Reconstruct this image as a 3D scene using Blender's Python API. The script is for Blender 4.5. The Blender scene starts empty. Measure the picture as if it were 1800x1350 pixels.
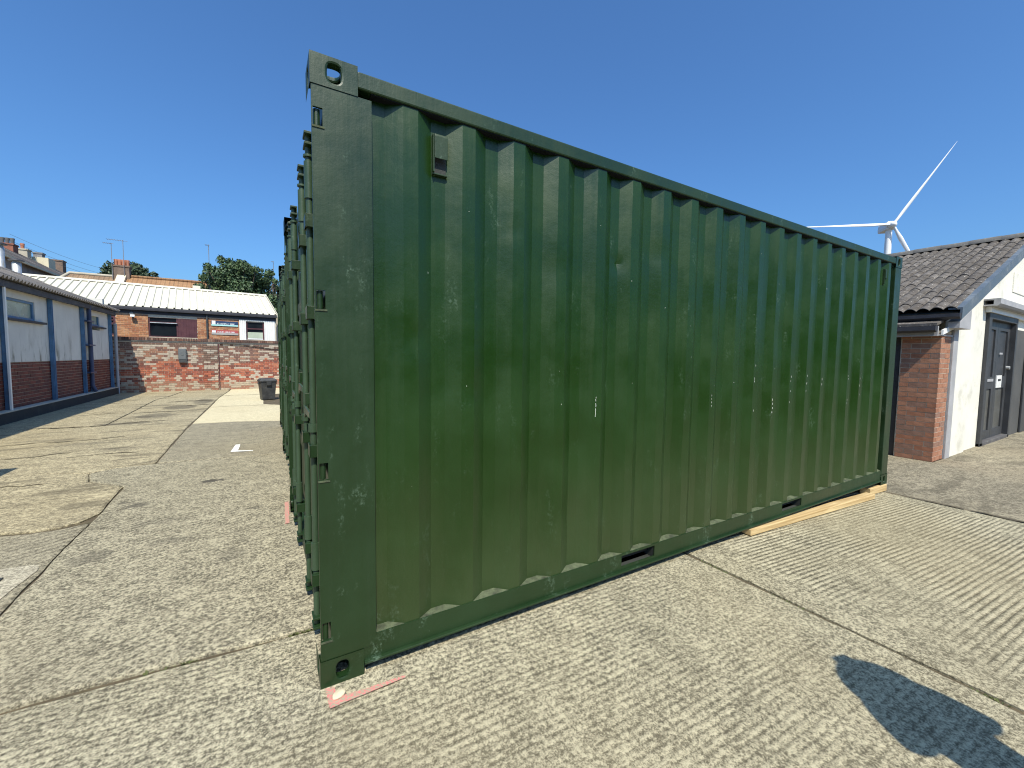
import bpy, bmesh, math, random
import numpy as np
from mathutils import Vector, Matrix, noise as mnoise, geometry as mgeo

random.seed(7)
R = math.radians
C = bpy.context.scene.collection
scene = bpy.context.scene

# ------------------------------------------------------------------ camera, sky, sun, exposure
cam_d = bpy.data.cameras.new('camera')
cam = bpy.data.objects.new('camera', cam_d)
C.objects.link(cam)
cam_d.sensor_width = 36.0
cam_d.lens = 729.875 / 1800 * 36
cam_d.clip_start = 0.02
cam_d.clip_end = 5000
yaw, pitch, roll = 0.538796, -0.064350, 0.012305
fw0 = Vector((math.sin(yaw), math.cos(yaw), 0)); rt0 = Vector((math.cos(yaw), -math.sin(yaw), 0)); up0 = Vector((0, 0, 1))
fw = fw0 * math.cos(pitch) + up0 * math.sin(pitch)
up1 = up0 * math.cos(pitch) - fw0 * math.sin(pitch)
rt = rt0 * math.cos(roll) + up1 * math.sin(roll)
up = up1 * math.cos(roll) - rt0 * math.sin(roll)
m = Matrix((rt, up, -fw)).transposed().to_4x4()
m.translation = Vector((-0.17627, -1.84588, 1.41900))
cam.matrix_world = m
scene.camera = cam

LIGHT = Vector((0.20, 0.72, -1.0)).normalized()          # the way the sunlight travels
SUN_EL = math.asin(-LIGHT.z)
SUN_AZ = math.atan2(-LIGHT.x, -LIGHT.y)                  # clockwise from +Y
world = bpy.data.worlds.new('World')
scene.world = world
world.use_nodes = True
wn = world.node_tree
bgn = wn.nodes['Background']
sky = wn.nodes.new('ShaderNodeTexSky')
sky.sky_type = 'NISHITA'
sky.sun_disc = False
sky.sun_elevation = SUN_EL
sky.sun_rotation = SUN_AZ
sky.altitude = 0
sky.air_density = 1.15
sky.dust_density = 2.2
sky.ozone_density = 10.0
skm = wn.nodes.new('ShaderNodeMix'); skm.data_type = 'RGBA'; skm.blend_type = 'MULTIPLY'     # the phone's deep rendering of blue
skm.inputs[0].default_value = 1.0
skm.inputs[7].default_value = (0.62, 0.83, 0.95, 1)
wn.links.new(sky.outputs[0], skm.inputs[6]); wn.links.new(skm.outputs[2], bgn.inputs[0])
bgn.inputs[1].default_value = 0.15

sun_d = bpy.data.lights.new('sun', 'SUN')
sun_d.energy = 4.6
sun_d.angle = R(0.5)
sun_d.color = (1.0, 0.93, 0.78)
sun = bpy.data.objects.new('sun', sun_d)
C.objects.link(sun)
sun.location = (-20, -60, 80)
sun.rotation_euler = LIGHT.to_track_quat('-Z', 'Y').to_euler()

scene.view_settings.view_transform = 'Standard'
scene.view_settings.look = 'None'
scene.view_settings.gamma = 1.0
scene.view_settings.exposure = 0.36
scene.view_settings.use_curve_mapping = False
scene.cycles.filter_width = 1.1

# ------------------------------------------------------------------ helpers: meshes
class MB:
    def __init__(s):
        s.v = []; s.f = []; s.c = []; s.cur = None; s.sm = []
    def add(s, vs, fs, smooth=False):
        o = len(s.v)
        s.v += [tuple(p) for p in vs]
        for f in fs:
            s.f.append([i + o for i in f]); s.c.append(s.cur); s.sm.append(smooth)
    def box(s, x0, x1, y0, y1, z0, z1, M=None):
        vs = [Vector((x, y, z)) for z in (z0, z1) for y in (y0, y1) for x in (x0, x1)]
        if M is not None: vs = [M @ p for p in vs]
        s.add(vs, [(0, 2, 3, 1), (4, 5, 7, 6), (0, 1, 5, 4), (2, 6, 7, 3), (0, 4, 6, 2), (1, 3, 7, 5)])
    def prism(s, prof, a0, a1, axis='x', M=None, cap=True):
        def P(u, v, a):
            return {'x': (a, u, v), 'y': (u, a, v), 'z': (u, v, a)}[axis]
        n = len(prof)
        vs = [Vector(P(u, v, a0)) for u, v in prof] + [Vector(P(u, v, a1)) for u, v in prof]
        if M is not None: vs = [M @ p for p in vs]
        fs = [(i, (i + 1) % n, (i + 1) % n + n, i + n) for i in range(n)]
        if cap: fs += [list(range(n))[::-1], list(range(n, 2 * n))]
        s.add(vs, fs)
    def tube(s, p0, p1, r0, r1=None, n=10, cap=True, smooth=True):
        r1 = r0 if r1 is None else r1
        p0 = Vector(p0); p1 = Vector(p1); d = (p1 - p0).normalized()
        a = d.orthogonal().normalized(); b = d.cross(a)
        vs = [p + (a * math.cos(t) + b * math.sin(t)) * r for p, r in ((p0, r0), (p1, r1)) for t in [2 * math.pi * i / n for i in range(n)]]
        s.add(vs, [(i, (i + 1) % n, (i + 1) % n + n, i + n) for i in range(n)], smooth)
        if cap: s.add(vs, [list(range(n))[::-1], list(range(n, 2 * n))])
    def lathe(s, prof, cx=0, cy=0, n=20, smooth=True, cap=True):
        vs = [(cx + r * math.cos(2 * math.pi * i / n), cy + r * math.sin(2 * math.pi * i / n), z) for r, z in prof for i in range(n)]
        fs = [(k * n + i, k * n + (i + 1) % n, (k + 1) * n + (i + 1) % n, (k + 1) * n + i) for k in range(len(prof) - 1) for i in range(n)]
        s.add(vs, fs, smooth)
        if cap: s.add(vs, [list(range(n))[::-1], list(range((len(prof) - 1) * n, len(prof) * n))])
    def plate(s, xs, zs, holes, y0, y1, axis='y'):
        """grid plate in the xz plane with rectangular holes (cell indices), thickness y0..y1"""
        nx, nz = len(xs) - 1, len(zs) - 1
        solid = lambda i, k: 0 <= i < nx and 0 <= k < nz and (i, k) not in holes
        T = (lambda x, y, z: (x, y, z)) if axis == 'y' else (lambda x, y, z: (y, x, z))
        for i in range(nx):
            for k in range(nz):
                if not solid(i, k): continue
                a, b, c, d = xs[i], xs[i + 1], zs[k], zs[k + 1]
                s.add([T(a, y0, c), T(b, y0, c), T(b, y0, d), T(a, y0, d)], [(0, 1, 2, 3)])
                s.add([T(a, y1, c), T(b, y1, c), T(b, y1, d), T(a, y1, d)], [(3, 2, 1, 0)])
                for di, dk, q in ((-1, 0, ((a, c), (a, d))), (1, 0, ((b, d), (b, c))), (0, -1, ((b, c), (a, c))), (0, 1, ((a, d), (b, d)))):
                    if not solid(i + di, k + dk):
                        (u0, w0), (u1, w1) = q
                        s.add([T(u0, y0, w0), T(u1, y0, w1), T(u1, y1, w1), T(u0, y1, w0)], [(0, 1, 2, 3)])
    def build(s, name, mat, parent=None, label=None, kind=None, bevel=0, smooth=False, fix=False):
        me = bpy.data.meshes.new(name)
        me.from_pydata(s.v, [], s.f)
        if any(c is not None for c in s.c):
            at = me.color_attributes.new('tint', 'FLOAT_COLOR', 'CORNER')
            arr = []
            for f, c in zip(s.f, s.c):
                arr += list((*(c or (.5, .5, .5)), 1.0)) * len(f)
            at.data.foreach_set('color', arr)
        if any(s.sm) or smooth:
            me.polygons.foreach_set('use_smooth', [True if smooth else q for q in s.sm])
        for mm in (mat if isinstance(mat, (list, tuple)) else [mat]): me.materials.append(mm)
        if fix:
            bm = bmesh.new(); bm.from_mesh(me); bmesh.ops.remove_doubles(bm, verts=bm.verts, dist=1e-5)
            bmesh.ops.recalc_face_normals(bm, faces=bm.faces); bm.to_mesh(me); bm.free()
        me.update()
        return link(name, me, parent, label, kind, bevel)

def link(name, me, parent=None, label=None, kind=None, bevel=0):
    o = bpy.data.objects.new(name, me)
    C.objects.link(o)
    if parent is not None: o.parent = parent
    if label: o['label'] = label
    if kind: o['kind'] = kind
    if bevel:
        b = o.modifiers.new('bevel', 'BEVEL'); b.width = bevel; b.segments = 2; b.limit_method = 'ANGLE'; b.angle_limit = R(40)
    return o

def thing(name, label, cat, loc=(0, 0, 0), rotz=0, group=None):
    o = bpy.data.objects.new(name, None)
    C.objects.link(o)
    o.empty_display_size = .1
    o.location = loc; o.rotation_euler = (0, 0, rotz)
    return tag(o, label, cat, group)

def tag(o, label, cat, group=None):
    o['label'] = label; o['category'] = cat
    if group: o['group'] = group
    return o

def copy_tree(o, parent=None):
    c = o.copy(); C.objects.link(c); c.parent = parent
    for ch in [q for q in bpy.data.objects if q.parent == o]: copy_tree(ch, c)
    return c

# ------------------------------------------------------------------ helpers: materials
class G:
    def __init__(s, name, rough=.6, spec=.5):
        s.m = bpy.data.materials.new(name); s.m.use_nodes = True
        s.t = s.m.node_tree; s.b = s.t.nodes['Principled BSDF']
        s.b.inputs['Roughness'].default_value = rough
        s.b.inputs['Specular IOR Level'].default_value = spec
        s._pos = None; s._obj = None
    def n(s, t): return s.t.nodes.new(t)
    def l(s, a, b): s.t.links.new(a, b)
    def put(s, sock, v):
        if isinstance(v, bpy.types.NodeSocket): s.l(v, sock)
        elif v is not None:
            if sock.type == 'RGBA' and len(v) == 3: v = (*v, 1)
            sock.default_value = v
    @property
    def pos(s):
        if s._pos is None: s._pos = s.n('ShaderNodeNewGeometry').outputs['Position']
        return s._pos
    @property
    def obj(s):
        if s._obj is None: s._obj = s.n('ShaderNodeTexCoord').outputs['Object']
        return s._obj
    def noise(s, scale, detail=4, rough=.55, vec=None, dist=0):
        q = s.n('ShaderNodeTexNoise'); q.inputs['Scale'].default_value = scale; q.inputs['Detail'].default_value = detail
        q.inputs['Roughness'].default_value = rough; q.inputs['Distortion'].default_value = dist
        s.l(vec if vec is not None else s.obj, q.inputs['Vector']); return q.outputs['Fac']
    def voro(s, scale, vec=None, out='Distance', feature='F1', rnd=1):
        q = s.n('ShaderNodeTexVoronoi'); q.feature = feature; q.inputs['Scale'].default_value = scale; q.inputs['Randomness'].default_value = rnd
        s.l(vec if vec is not None else s.obj, q.inputs['Vector']); return q.outputs[out]
    def scl(s, v, sc):
        q = s.n('ShaderNodeVectorMath'); q.operation = 'MULTIPLY'; s.put(q.inputs[0], v); q.inputs[1].default_value = sc; return q.outputs[0]
    def dot(s, v, w):
        q = s.n('ShaderNodeVectorMath'); q.operation = 'DOT_PRODUCT'; s.put(q.inputs[0], v); q.inputs[1].default_value = w; return q.outputs['Value']
    def mth(s, op, a, b=None, c=None, clamp=False):
        q = s.n('ShaderNodeMath'); q.operation = op; q.use_clamp = clamp
        for i, v in enumerate((a, b, c)):
            if v is not None: s.put(q.inputs[i], v)
        return q.outputs[0]
    def ramp(s, f, p0, p1, v0=0., v1=1.):
        q = s.n('ShaderNodeMapRange'); q.interpolation_type = 'SMOOTHSTEP'
        for i, v in enumerate((f, p0, p1, v0, v1)): s.put(q.inputs[i], v)
        return q.outputs[0]
    def mix(s, f, a, b, blend='MIX'):
        q = s.n('ShaderNodeMix'); q.data_type = 'RGBA'; q.blend_type = blend
        s.put(q.inputs[0], f); s.put(q.inputs[6], a); s.put(q.inputs[7], b); return q.outputs[2]
    def sep(s, v):
        q = s.n('ShaderNodeSeparateXYZ'); s.l(v, q.inputs[0]); return q.outputs
    def attr(s, nm):
        q = s.n('ShaderNodeAttribute'); q.attribute_name = nm; return q.outputs['Color']
    def rnd(s): return s.n('ShaderNodeObjectInfo').outputs['Random']
    def hsv(s, col, h=.5, sat=1., v=1.):
        q = s.n('ShaderNodeHueSaturation'); s.put(q.inputs['Hue'], h); s.put(q.inputs['Saturation'], sat); s.put(q.inputs['Value'], v); s.put(q.inputs['Color'], col); return q.outputs[0]
    def col(s, c): s.put(s.b.inputs['Base Color'], c); return s
    def rough(s, r): s.put(s.b.inputs['Roughness'], r); return s
    def bump(s, h, dist=1., strength=1.):
        q = s.n('ShaderNodeBump'); q.inputs['Distance'].default_value = dist; q.inputs['Strength'].default_value = strength
        s.l(h, q.inputs['Height']); s.l(q.outputs[0], s.b.inputs['Normal']); return s

def worn(name, col, rough=.5, var=.18, scale=3., grime=None, gs=2.5, bump=.0015, spec=.5, metal=0):
    """ordinary painted or weathered surface: slow tone drift, fine grain, grime patches"""
    g = G(name, rough, spec)
    g.b.inputs['Metallic'].default_value = metal
    a = g.noise(scale, 6, .6); b = g.noise(scale * 14, 3)
    f = g.mth('ADD', g.mth('MULTIPLY', a, .7), g.mth('MULTIPLY', b, .3))
    c = g.mix(g.ramp(f, .3, .7), [q * (1 - var) for q in col], [min(1, q * (1 + var)) for q in col])
    if grime is not None:
        k = g.noise(gs, 7, .68)
        c = g.mix(g.ramp(k, .52, .72, 0, .75), c, grime)
    g.col(c).bump(g.noise(scale * 30, 2), bump)
    g.rough(g.ramp(a, .3, .7, max(.05, rough - .08), min(1, rough + .1)))
    return g.m

def concrete(name, light, dark, d=(0, 1, 0), ridge=.0022, pitch=.058, speck=1., warm=(.28, .23, .135), blot=.22, stains=(), kern=.0032, edge=(), streak=0.):
    g = G(name, .9, .25)
    p = g.pos
    n0 = g.noise(56, 2, .5, p); n1 = g.noise(125, 3, .65, p); n2 = g.noise(300, 2, .5, p); n3 = g.noise(7, 5, .6, p); n4 = g.noise(.9, 5, .6, p); n5 = g.noise(.33, 3, .5, p)
    wob = g.noise(1.3, 2, .5, p)
    ph = g.mth('MULTIPLY', g.mth('ADD', g.dot(p, d), g.mth('MULTIPLY', wob, .03)), math.pi / pitch)
    w = g.mth('MULTIPLY_ADD', g.mth('ABSOLUTE', g.mth('SINE', ph)), 2., -1.2)
    patchy = g.ramp(g.noise(1.1, 3, .5, p), .35, .62)         # the tamping shows only in places
    w = g.mth('MULTIPLY', w, g.ramp(patchy, 0, 1, .35, 1))
    for e0, e1 in edge:                                   # trowelled margin along a joint, where the ribs die out
        ex_ = g.mth('ADD', g.sep(p)[0], g.mth('MULTIPLY', g.mth('SUBTRACT', g.noise(2.2, 4, .6, p), .5), .5))
        w = g.mth('MULTIPLY', w, g.ramp(ex_, e0, e1, .12, 1))
    h = g.mth('ADD', g.mth('MULTIPLY', w, ridge), g.mth('MULTIPLY', n1, kern * .5 * speck))
    h = g.mth('ADD', h, g.mth('MULTIPLY', n2, .0012 * speck))
    t = g.mth('ADD', g.mth('MULTIPLY', n1, .36), g.mth('MULTIPLY', n2, .16))
    t = g.mth('ADD', t, g.mth('MULTIPLY', n0, .26))
    t = g.mth('ADD', t, g.mth('MULTIPLY', n3, .14))
    t = g.mth('ADD', t, .04)
    t = g.mth('ADD', t, g.mth('MULTIPLY', g.mth('SUBTRACT', g.noise(24, 3, .6, p), .5), .30 if streak else .14))
    h = g.mth('ADD', h, g.mth('MULTIPLY', n0, .0024 * speck))
    t = g.mth('ADD', t, g.mth('MULTIPLY', w, .045 * ridge / .0022))
    c = g.mix(g.ramp(t, .415, .595), dark, light)
    c = g.mix(g.ramp(n4, .46, .78, 0, blot), c, [q * .62 for q in dark])
    c = g.mix(g.ramp(n5, .45, .7, 0, .35), c, warm)
    if streak:                                            # worn, flaking skin of the old surface
        k = g.noise(1, 7, .68, g.scl(p, (.9, 2.4, 1))); c = g.mix(g.ramp(k, .54, .62, 0, streak), c, [q * .78 for q in dark])
        k = g.noise(1, 6, .7, g.scl(p, (2.3, 3.6, 1))); c = g.mix(g.ramp(k, .58, .66, 0, streak * .8), c, [min(1, q * 1.12) for q in light])
        h = g.mth('ADD', h, g.mth('MULTIPLY', k, .012))
    peb = g.voro(60, p); c = g.mix(g.ramp(peb, .10, .22, .22, 0), c, (.10, .085, .06))
    if stains:
        x, y, z = g.sep(p)
        wx = g.mth('ADD', x, g.mth('MULTIPLY', g.mth('SUBTRACT', g.noise(9, 4, .6, p), .5), .22))
        wy = g.mth('ADD', y, g.mth('MULTIPLY', g.mth('SUBTRACT', g.noise(8, 4, .6, g.scl(p, (1, 1.3, 1))), .5), .3))
        for sx, sy, rx, ry, k in stains:
            a = g.mth('POWER', g.mth('DIVIDE', g.mth('SUBTRACT', wx, sx), rx), 2.)
            b = g.mth('POWER', g.mth('DIVIDE', g.mth('SUBTRACT', wy, sy), ry), 2.)
            c = g.mix(g.ramp(g.mth('ADD', a, b), .45, 1.15, k, 0), c, (.055, .05, .042))
    g.col(c).bump(h, 1.0)
    return g.m

def brick_tint(name):
    g = G(name, .85, .25)
    c = g.attr('tint'); a = g.noise(14, 4, .65); b = g.noise(90, 3, .6)
    c = g.mix(g.ramp(a, .35, .7), g.hsv(c, .5, 1., .78), g.hsv(c, .5, .95, 1.12))
    c = g.mix(g.ramp(b, .56, .72, 0, .35), c, (.32, .27, .2))
    g.col(c).bump(b, .003)
    return g.m

def brick_rand(name, ca, cb, cc):
    g = G(name, .85, .25)
    r = g.rnd(); a = g.noise(16, 5, .65); b = g.noise(120, 3, .6)
    c = g.mix(r, ca, cb); c = g.mix(g.ramp(r, .62, .66, 0, .75), c, cc)
    c = g.mix(g.ramp(a, .35, .75), g.hsv(c, .5, 1., .72), c)
    c = g.mix(g.ramp(b, .58, .74, 0, .3), c, (.33, .27, .2))
    g.col(c).bump(b, .003)
    return g.m

def green_paint(name, base, rough=.36, scuff=1., dust=0.):
    g = G(name, rough, .5)
    o = g.obj
    st = g.noise(1, 5, .6, g.scl(o, (42, 42, 1.1)))
    blot = g.noise(2.3, 5, .6); fine = g.noise(160, 2)
    c = g.mix(g.ramp(blot, .3, .72), [q * .88 for q in base], [q * 1.16 for q in base])
    c = g.mix(g.ramp(st, .52, .85, 0, .22), c, [base[0] * 2.1, base[1] * 1.35, base[2] * 2.1])
    # chalky rubs and brushed-out scrapes
    rub = g.noise(1, 8, .72, g.scl(o, (7, 7, 3.2)))
    rub = g.mth('MULTIPLY', g.ramp(rub, .56 - .02 * (scuff > 1), .72 - .02 * (scuff > 1)), g.ramp(g.noise(60, 4, .7), .45, .62))
    c = g.mix(g.mth('MULTIPLY', rub, .55 * scuff), c, (.13, .20, .14))
    chip = g.mth('MULTIPLY', g.ramp(g.noise(34, 3, .6), .76, .79), g.ramp(g.noise(3.1, 2), .5, .6))
    c = g.mix(g.mth('MULTIPLY', chip, .8 * scuff), c, (.27, .31, .25))
    if dust:                                              # road dust splashed up from the yard, blotchy, thickest at the foot
        z = g.sep(o)[2]; edge = g.mth('ADD', z, g.mth('MULTIPLY', g.mth('SUBTRACT', g.noise(1.7, 5, .65, g.scl(o, (1.6, 1.6, .6))), .5), 1.1))
        c = g.mix(g.mth('MULTIPLY', g.ramp(edge, .1, 1.05, dust, 0), g.ramp(fine, .2, .7, .7, 1)), c, (.075, .085, .045))
    g.col(c)
    g.rough(g.ramp(g.mth('ADD', g.mth('MULTIPLY', st, .2), g.mth('MULTIPLY', blot, .8)), .35, .65, rough - .07, rough + .13))
    h = g.mth('ADD', g.mth('MULTIPLY', blot, .006), g.mth('MULTIPLY', fine, .0003))
    h = g.mth('ADD', h, g.mth('MULTIPLY', st, .0006))
    g.bump(h, 1.0)
    return g.m

M = {}
M['green'] = green_paint('green_paint', (.0080, .0330, .0022), .35, .7, .32)
M['green_frame'] = green_paint('green_frame_paint', (.0108, .0310, .0085), .40, 1.15)
M['green_rod'] = green_paint('green_rod_paint', (.035, .065, .034), .4, 1.2)
M['steel_dark'] = worn('dark_inside', (.03, .034, .03), .8)
M['seal'] = worn('chalky_sealant', (.070, .085, .045), .9, .6, 22, (.04, .05, .025), 14)
M['chip'] = worn('bare_primer', (.62, .66, .58), .7, .2, 30)
M['rail_shade'] = worn('painted_rail_shade', (.008, .010, .014), .9, .2, 6, None, 1, .0008, .2)  # near-black colour standing in for the shade below the top rail
M['rubber'] = worn('door_gasket', (.012, .012, .012), .6)
M['timber'] = (lambda: (lambda g: (g.col(g.mix(g.ramp(g.noise(1, 5, .6, g.scl(g.obj, (1.2, 22, 30)), 1.), .3, .7), (.40, .27, .12), (.66, .51, .27))).bump(g.noise(1, 4, .6, g.scl(g.obj, (2, 60, 60))), .002), g.m)[1])(G('pine_timber', .7, .3)))()
M['con_front'] = concrete('concrete_tamped', (.535, .485, .335), (.088, .079, .055), (.05, 1, 0), .0012, .036, 1.2, edge=((2.4, 2.0),))
M['con_right'] = concrete('concrete_ribbed', (.50, .452, .312), (.105, .094, .064), (.055, 1, 0), .0028, .036, 1.0, edge=((2.6, 2.95), (5.95, 5.7)))
M['con_left'] = concrete('concrete_brushed', (.49, .443, .308), (.095, .085, .060), (-.5, .866, 0), .0008, .055, 1.25,
    stains=((-.68, 3.76, .14, .07, .85), (-1.22, 3.18, .12, .08, .6), (-1.34, 3.32, .05, .05, .6), (-.42, 1.6, .09, .14, .35), (-1.24, 2.02, .12, .12, .4), (-.8, 2.1, .16, .07, .35), (-.3, 2.6, .09, .04, .45), (-.95, 2.6, .2, .08, .25), (-.35, 3.9, .05, .04, .5)))
M['con_old'] = concrete('concrete_old', (.545, .475, .305), (.155, .133, .088), (.2, 1, 0), .0004, .3, 1.4, streak=.6, warm=(.36, .29, .16), blot=.4,
    stains=((-2.6, 9.2, .5, .2, .55), (-2.3, 10.3, .35, .5, .5), (-2.1, 12.0, .4, .6, .6), (-1.75, 13.4, .25, .9, .5), (-2.6, 7.0, .5, .12, .35), (-2.0, 6.3, .3, .15, .35), (-3.2, 7.6, .5, .12, .35)))
M['con_mid'] = concrete('concrete_grey', (.42, .378, .265), (.11, .098, .070), (-.6, .8, 0), .0018, .07, 1.)
M['con_new'] = concrete('concrete_pale', (.72, .64, .42), (.42, .37, .24), (.1, 1, 0), .0006, .2, .7, (.45, .37, .22), .15)
M['con_yard'] = concrete('concrete_rough_yard', (.38, .335, .235), (.115, .10, .07), (.3, .9, 0), .0006, .25, 1.4, (.27, .22, .14), .4, streak=.5)
M['con_pale'] = concrete('mortar_haunch', (.56, .51, .38), (.20, .18, .135), (0, 1, 0), .0003, .2, .9, (.5, .44, .3), .2)
M['soil'] = worn('joint_dirt', (.10, .078, .045), .95, .4, 8, (.05, .06, .02), 5, .004)
M['crack'] = worn('crack_dirt', (.10, .082, .05), .95, .4, 14)
M['iron'] = worn('cast_iron', (.05, .055, .055), .6, .3, 20)
M['red_mark'] = (lambda g: (g.col(g.mix(g.ramp(g.noise(90, 4, .7, g.pos), .44, .56), (.36, .31, .22), (.60, .21, .19))).bump(g.noise(60, 3, .6, g.pos), .004), g.m)[1])(G('red_spray_mark', .9, .2))
M['white_mark'] = worn('white_paint_mark', (.82, .82, .78), .7, .1, 20)
M['pebble'] = worn('pale_pebble', (.66, .58, .40), .8, .15, 20)
M['weed'] = worn('weed_leaf', (.10, .115, .035), .6, .4, 30)
M['render'] = (lambda g: (g.col(g.mix(g.mth('MULTIPLY', g.ramp(g.noise(1, 6, .7, g.scl(g.obj, (5, 5, .9))), .50, .66), g.ramp(g.sep(g.obj)[2], 1.25, 2.0, .95, .12)),
    g.mix(g.ramp(g.noise(1.5, 6), .35, .7), (.64, .62, .56), (.71, .69, .62)), (.22, .205, .15))).bump(g.noise(40, 3), .003), g.m)[1])(G('white_render', .85, .25))
M['gable'] = worn('white_masonry_paint', (.74, .72, .635), .75, .05, 2, (.52, .50, .42), 1.9)
M['blue'] = worn('blue_post_paint', (.085, .185, .31), .5, .25, 5, (.1, .14, .2), 3)
M['navy'] = worn('navy_pipe_paint', (.045, .06, .12), .45, .2, 5)
M['fascia'] = worn('dark_fascia', (.035, .035, .042), .6, .25, 4)
M['plinth'] = worn('tarred_plinth', (.035, .036, .034), .9, .3, 3, (.07, .075, .06), 2)
M['plinth_top'] = worn('plinth_top_concrete', (.48, .45, .37), .9, .2, 6)
M['mortar'] = worn('brick_mortar', (.52, .46, .36), .95, .2, 12)
M['brick'] = brick_tint('stock_brick')
M['porch_brick'] = brick_rand('porch_brick', (.37, .165, .10), (.50, .27, .175), (.26, .155, .12))
M['maroon'] = worn('maroon_joinery', (.085, .028, .032), .5, .2, 4)
M['glass'] = (lambda g: (g.col(g.mix(g.ramp(g.noise(1.2, 3), .4, .65), (.006, .008, .012), (.012, .016, .02))), g.m)[1])(G('window_glass', .10, .3))
M['blind'] = worn('roller_blind', (.42, .47, .36), .75, .12, 3)
M['pale_glass'] = worn('obscured_glass', (.36, .42, .33), .25, .2, 2.5, (.22, .27, .22), 2)
M['white_metal'] = worn('white_roof_sheet', (.62, .59, .48), .6, .07, 1.2, (.46, .43, .34), .8)
M['clad'] = worn('white_cladding', (.78, .77, .72), .5, .06, 2)
M['galv'] = worn('galvanised_steel', (.55, .56, .55), .38, .15, 4, None, 1, .0008, .5, .6)
M['grey_plastic'] = worn('grey_plastic', (.12, .13, .135), .5, .1, 6)
M['lightgrey'] = worn('light_grey_paint', (.36, .36, .37), .6, .12, 4)
M['whiteupvc'] = worn('white_upvc', (.80, .80, .77), .4, .05, 4)
M['bin'] = worn('bin_plastic', (.035, .036, .036), .5, .25, 6, (.09, .085, .075), 5)
M['asbestos'] = worn('cement_sheet', (.26, .23, .20), .92, .25, 3, (.10, .09, .075), 2.2, .004)
M['tile'] = (lambda g: (g.col(g.mix(g.ramp(g.noise(30, 3, .6, g.pos), .64, .69, 0, .9), g.mix(g.ramp(g.noise(8, 6, .65, g.pos), .35, .68), g.hsv((.135, .122, .110, 1), .5, 1., g.ramp(g.rnd(), 0, 1, .75, 1.25)), (.075, .064, .053)), (.50, .47, .40))).bump(g.noise(60, 3, .6, g.pos), .004), g.m)[1])(G('concrete_roof_tile', .9, .25))
M['ridge'] = worn('ridge_tile', (.10, .098, .095), .9, .3, 8, (.25, .24, .2), 6)
M['verge'] = worn('verge_trim', (.10, .125, .15), .5, .15, 3, (.2, .22, .23), 3)
M['door'] = worn('charcoal_door_paint', (.042, .044, .048), .5, .2, 3)
M['door_panel'] = worn('dusty_door_panel', (.085, .085, .078), .4, .2, 3, (.2, .19, .16), 2)
M['char_wall'] = worn('charcoal_wall', (.075, .074, .07), .7, .2, 2)
M['slab_step'] = worn('dark_step', (.09, .085, .085), .8, .3, 8, (.25, .24, .2), 6)
M['turbine'] = worn('turbine_white', (.80, .80, .80), .5, .03, .2)
M['sign_blue'] = worn('sign_navy', (.025, .05, .12), .4, .1, 4)
M['sign_cyan'] = worn('sign_cyan', (.42, .74, .70), .4, .06, 4)
M['sign_red'] = worn('sign_red', (.42, .09, .08), .4, .1, 4)
M['sign_grey'] = worn('sign_grey', (.38, .36, .33), .4, .1, 4)
M['sign_white'] = worn('sign_lettering', (.8, .82, .82), .4, .04, 4)
M['bark'] = worn('tree_bark', (.09, .07, .05), .9, .3, 6)
def leafmat(name):
    g = G(name, .55, .35); c = g.attr('tint')
    g.col(g.mix(g.noise(3, 3), g.hsv(c, .5, 1, .8), g.hsv(c, .5, 1, 1.2)))
    return g.m
M['leaf'] = leafmat('leaf_green')
def rooftile(name, ca, cb, cc, ry=.33, rx=.28):
    g = G(name, .9, .25); o = g.obj
    x, y, z = g.sep(o)
    wv = g.mth('SINE', g.mth('MULTIPLY', x, 2 * math.pi / rx)); rows = g.mth('FRACT', g.mth('DIVIDE', z, ry * .55))
    c = g.mix(g.ramp(g.noise(1.2, 5, .6), .35, .65), ca, cb); c = g.mix(g.ramp(g.noise(12, 4, .7), .5, .7), c, cc)
    g.col(c).bump(g.mth('ADD', g.mth('MULTIPLY', wv, .03), g.mth('MULTIPLY', rows, .03)), 1.)
    return g.m
M['roof_brown'] = rooftile('brown_pantiles', (.22, .15, .10), (.30, .20, .12), (.13, .10, .075))
M['roof_orange'] = rooftile('orange_pantiles', (.30, .16, .08), (.36, .21, .11), (.17, .12, .08))
M['roof_slate'] = rooftile('grey_slates', (.10, .09, .085), (.15, .13, .115), (.07, .065, .06))
M['house_wall'] = worn('buff_render', (.40, .36, .28), .9, .2, 1)
M['house_grey'] = worn('grey_house_wall', (.23, .22, .215), .9, .25, 1, (.12, .115, .11), .6)
M['stack_red'] = worn('red_chimney_brick', (.25, .10, .065), .9, .3, 3, (.12, .07, .05), 2)
M['stack_brown'] = worn('brown_chimney_brick', (.17, .12, .09), .9, .3, 3)
M['pot'] = worn('terracotta_pot', (.40, .16, .09), .8, .15, 4)
M['pot_grey'] = worn('dark_pot', (.10, .10, .10), .8, .15, 4)
M['cream'] = worn('cream_render', (.62, .56, .40), .9, .1, 2)
M['aerial'] = worn('aerial_metal', (.20, .20, .21), .5, .1, 4)
M['skin'] = worn('skin', (.45, .27, .19), .6, .1, 8)
M['hair'] = worn('dark_hair', (.03, .02, .015), .6, .2, 20)
M['jacket'] = worn('navy_jacket', (.03, .04, .07), .8, .15, 6)
M['trousers'] = worn('grey_trousers', (.10, .10, .11), .85, .15, 6)
M['phone'] = worn('black_phone', (.01, .01, .012), .2, .1, 6)
M['shoe'] = worn('dark_shoe', (.02, .02, .02), .6, .1, 6)

# ------------------------------------------------------------------ the ground: bed, slabs, marks
def zg(x):                                                # the yard falls a little towards the right-hand building
    return -.09 * min(1, max(0, (x - 2.45) / 3.55))

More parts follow.
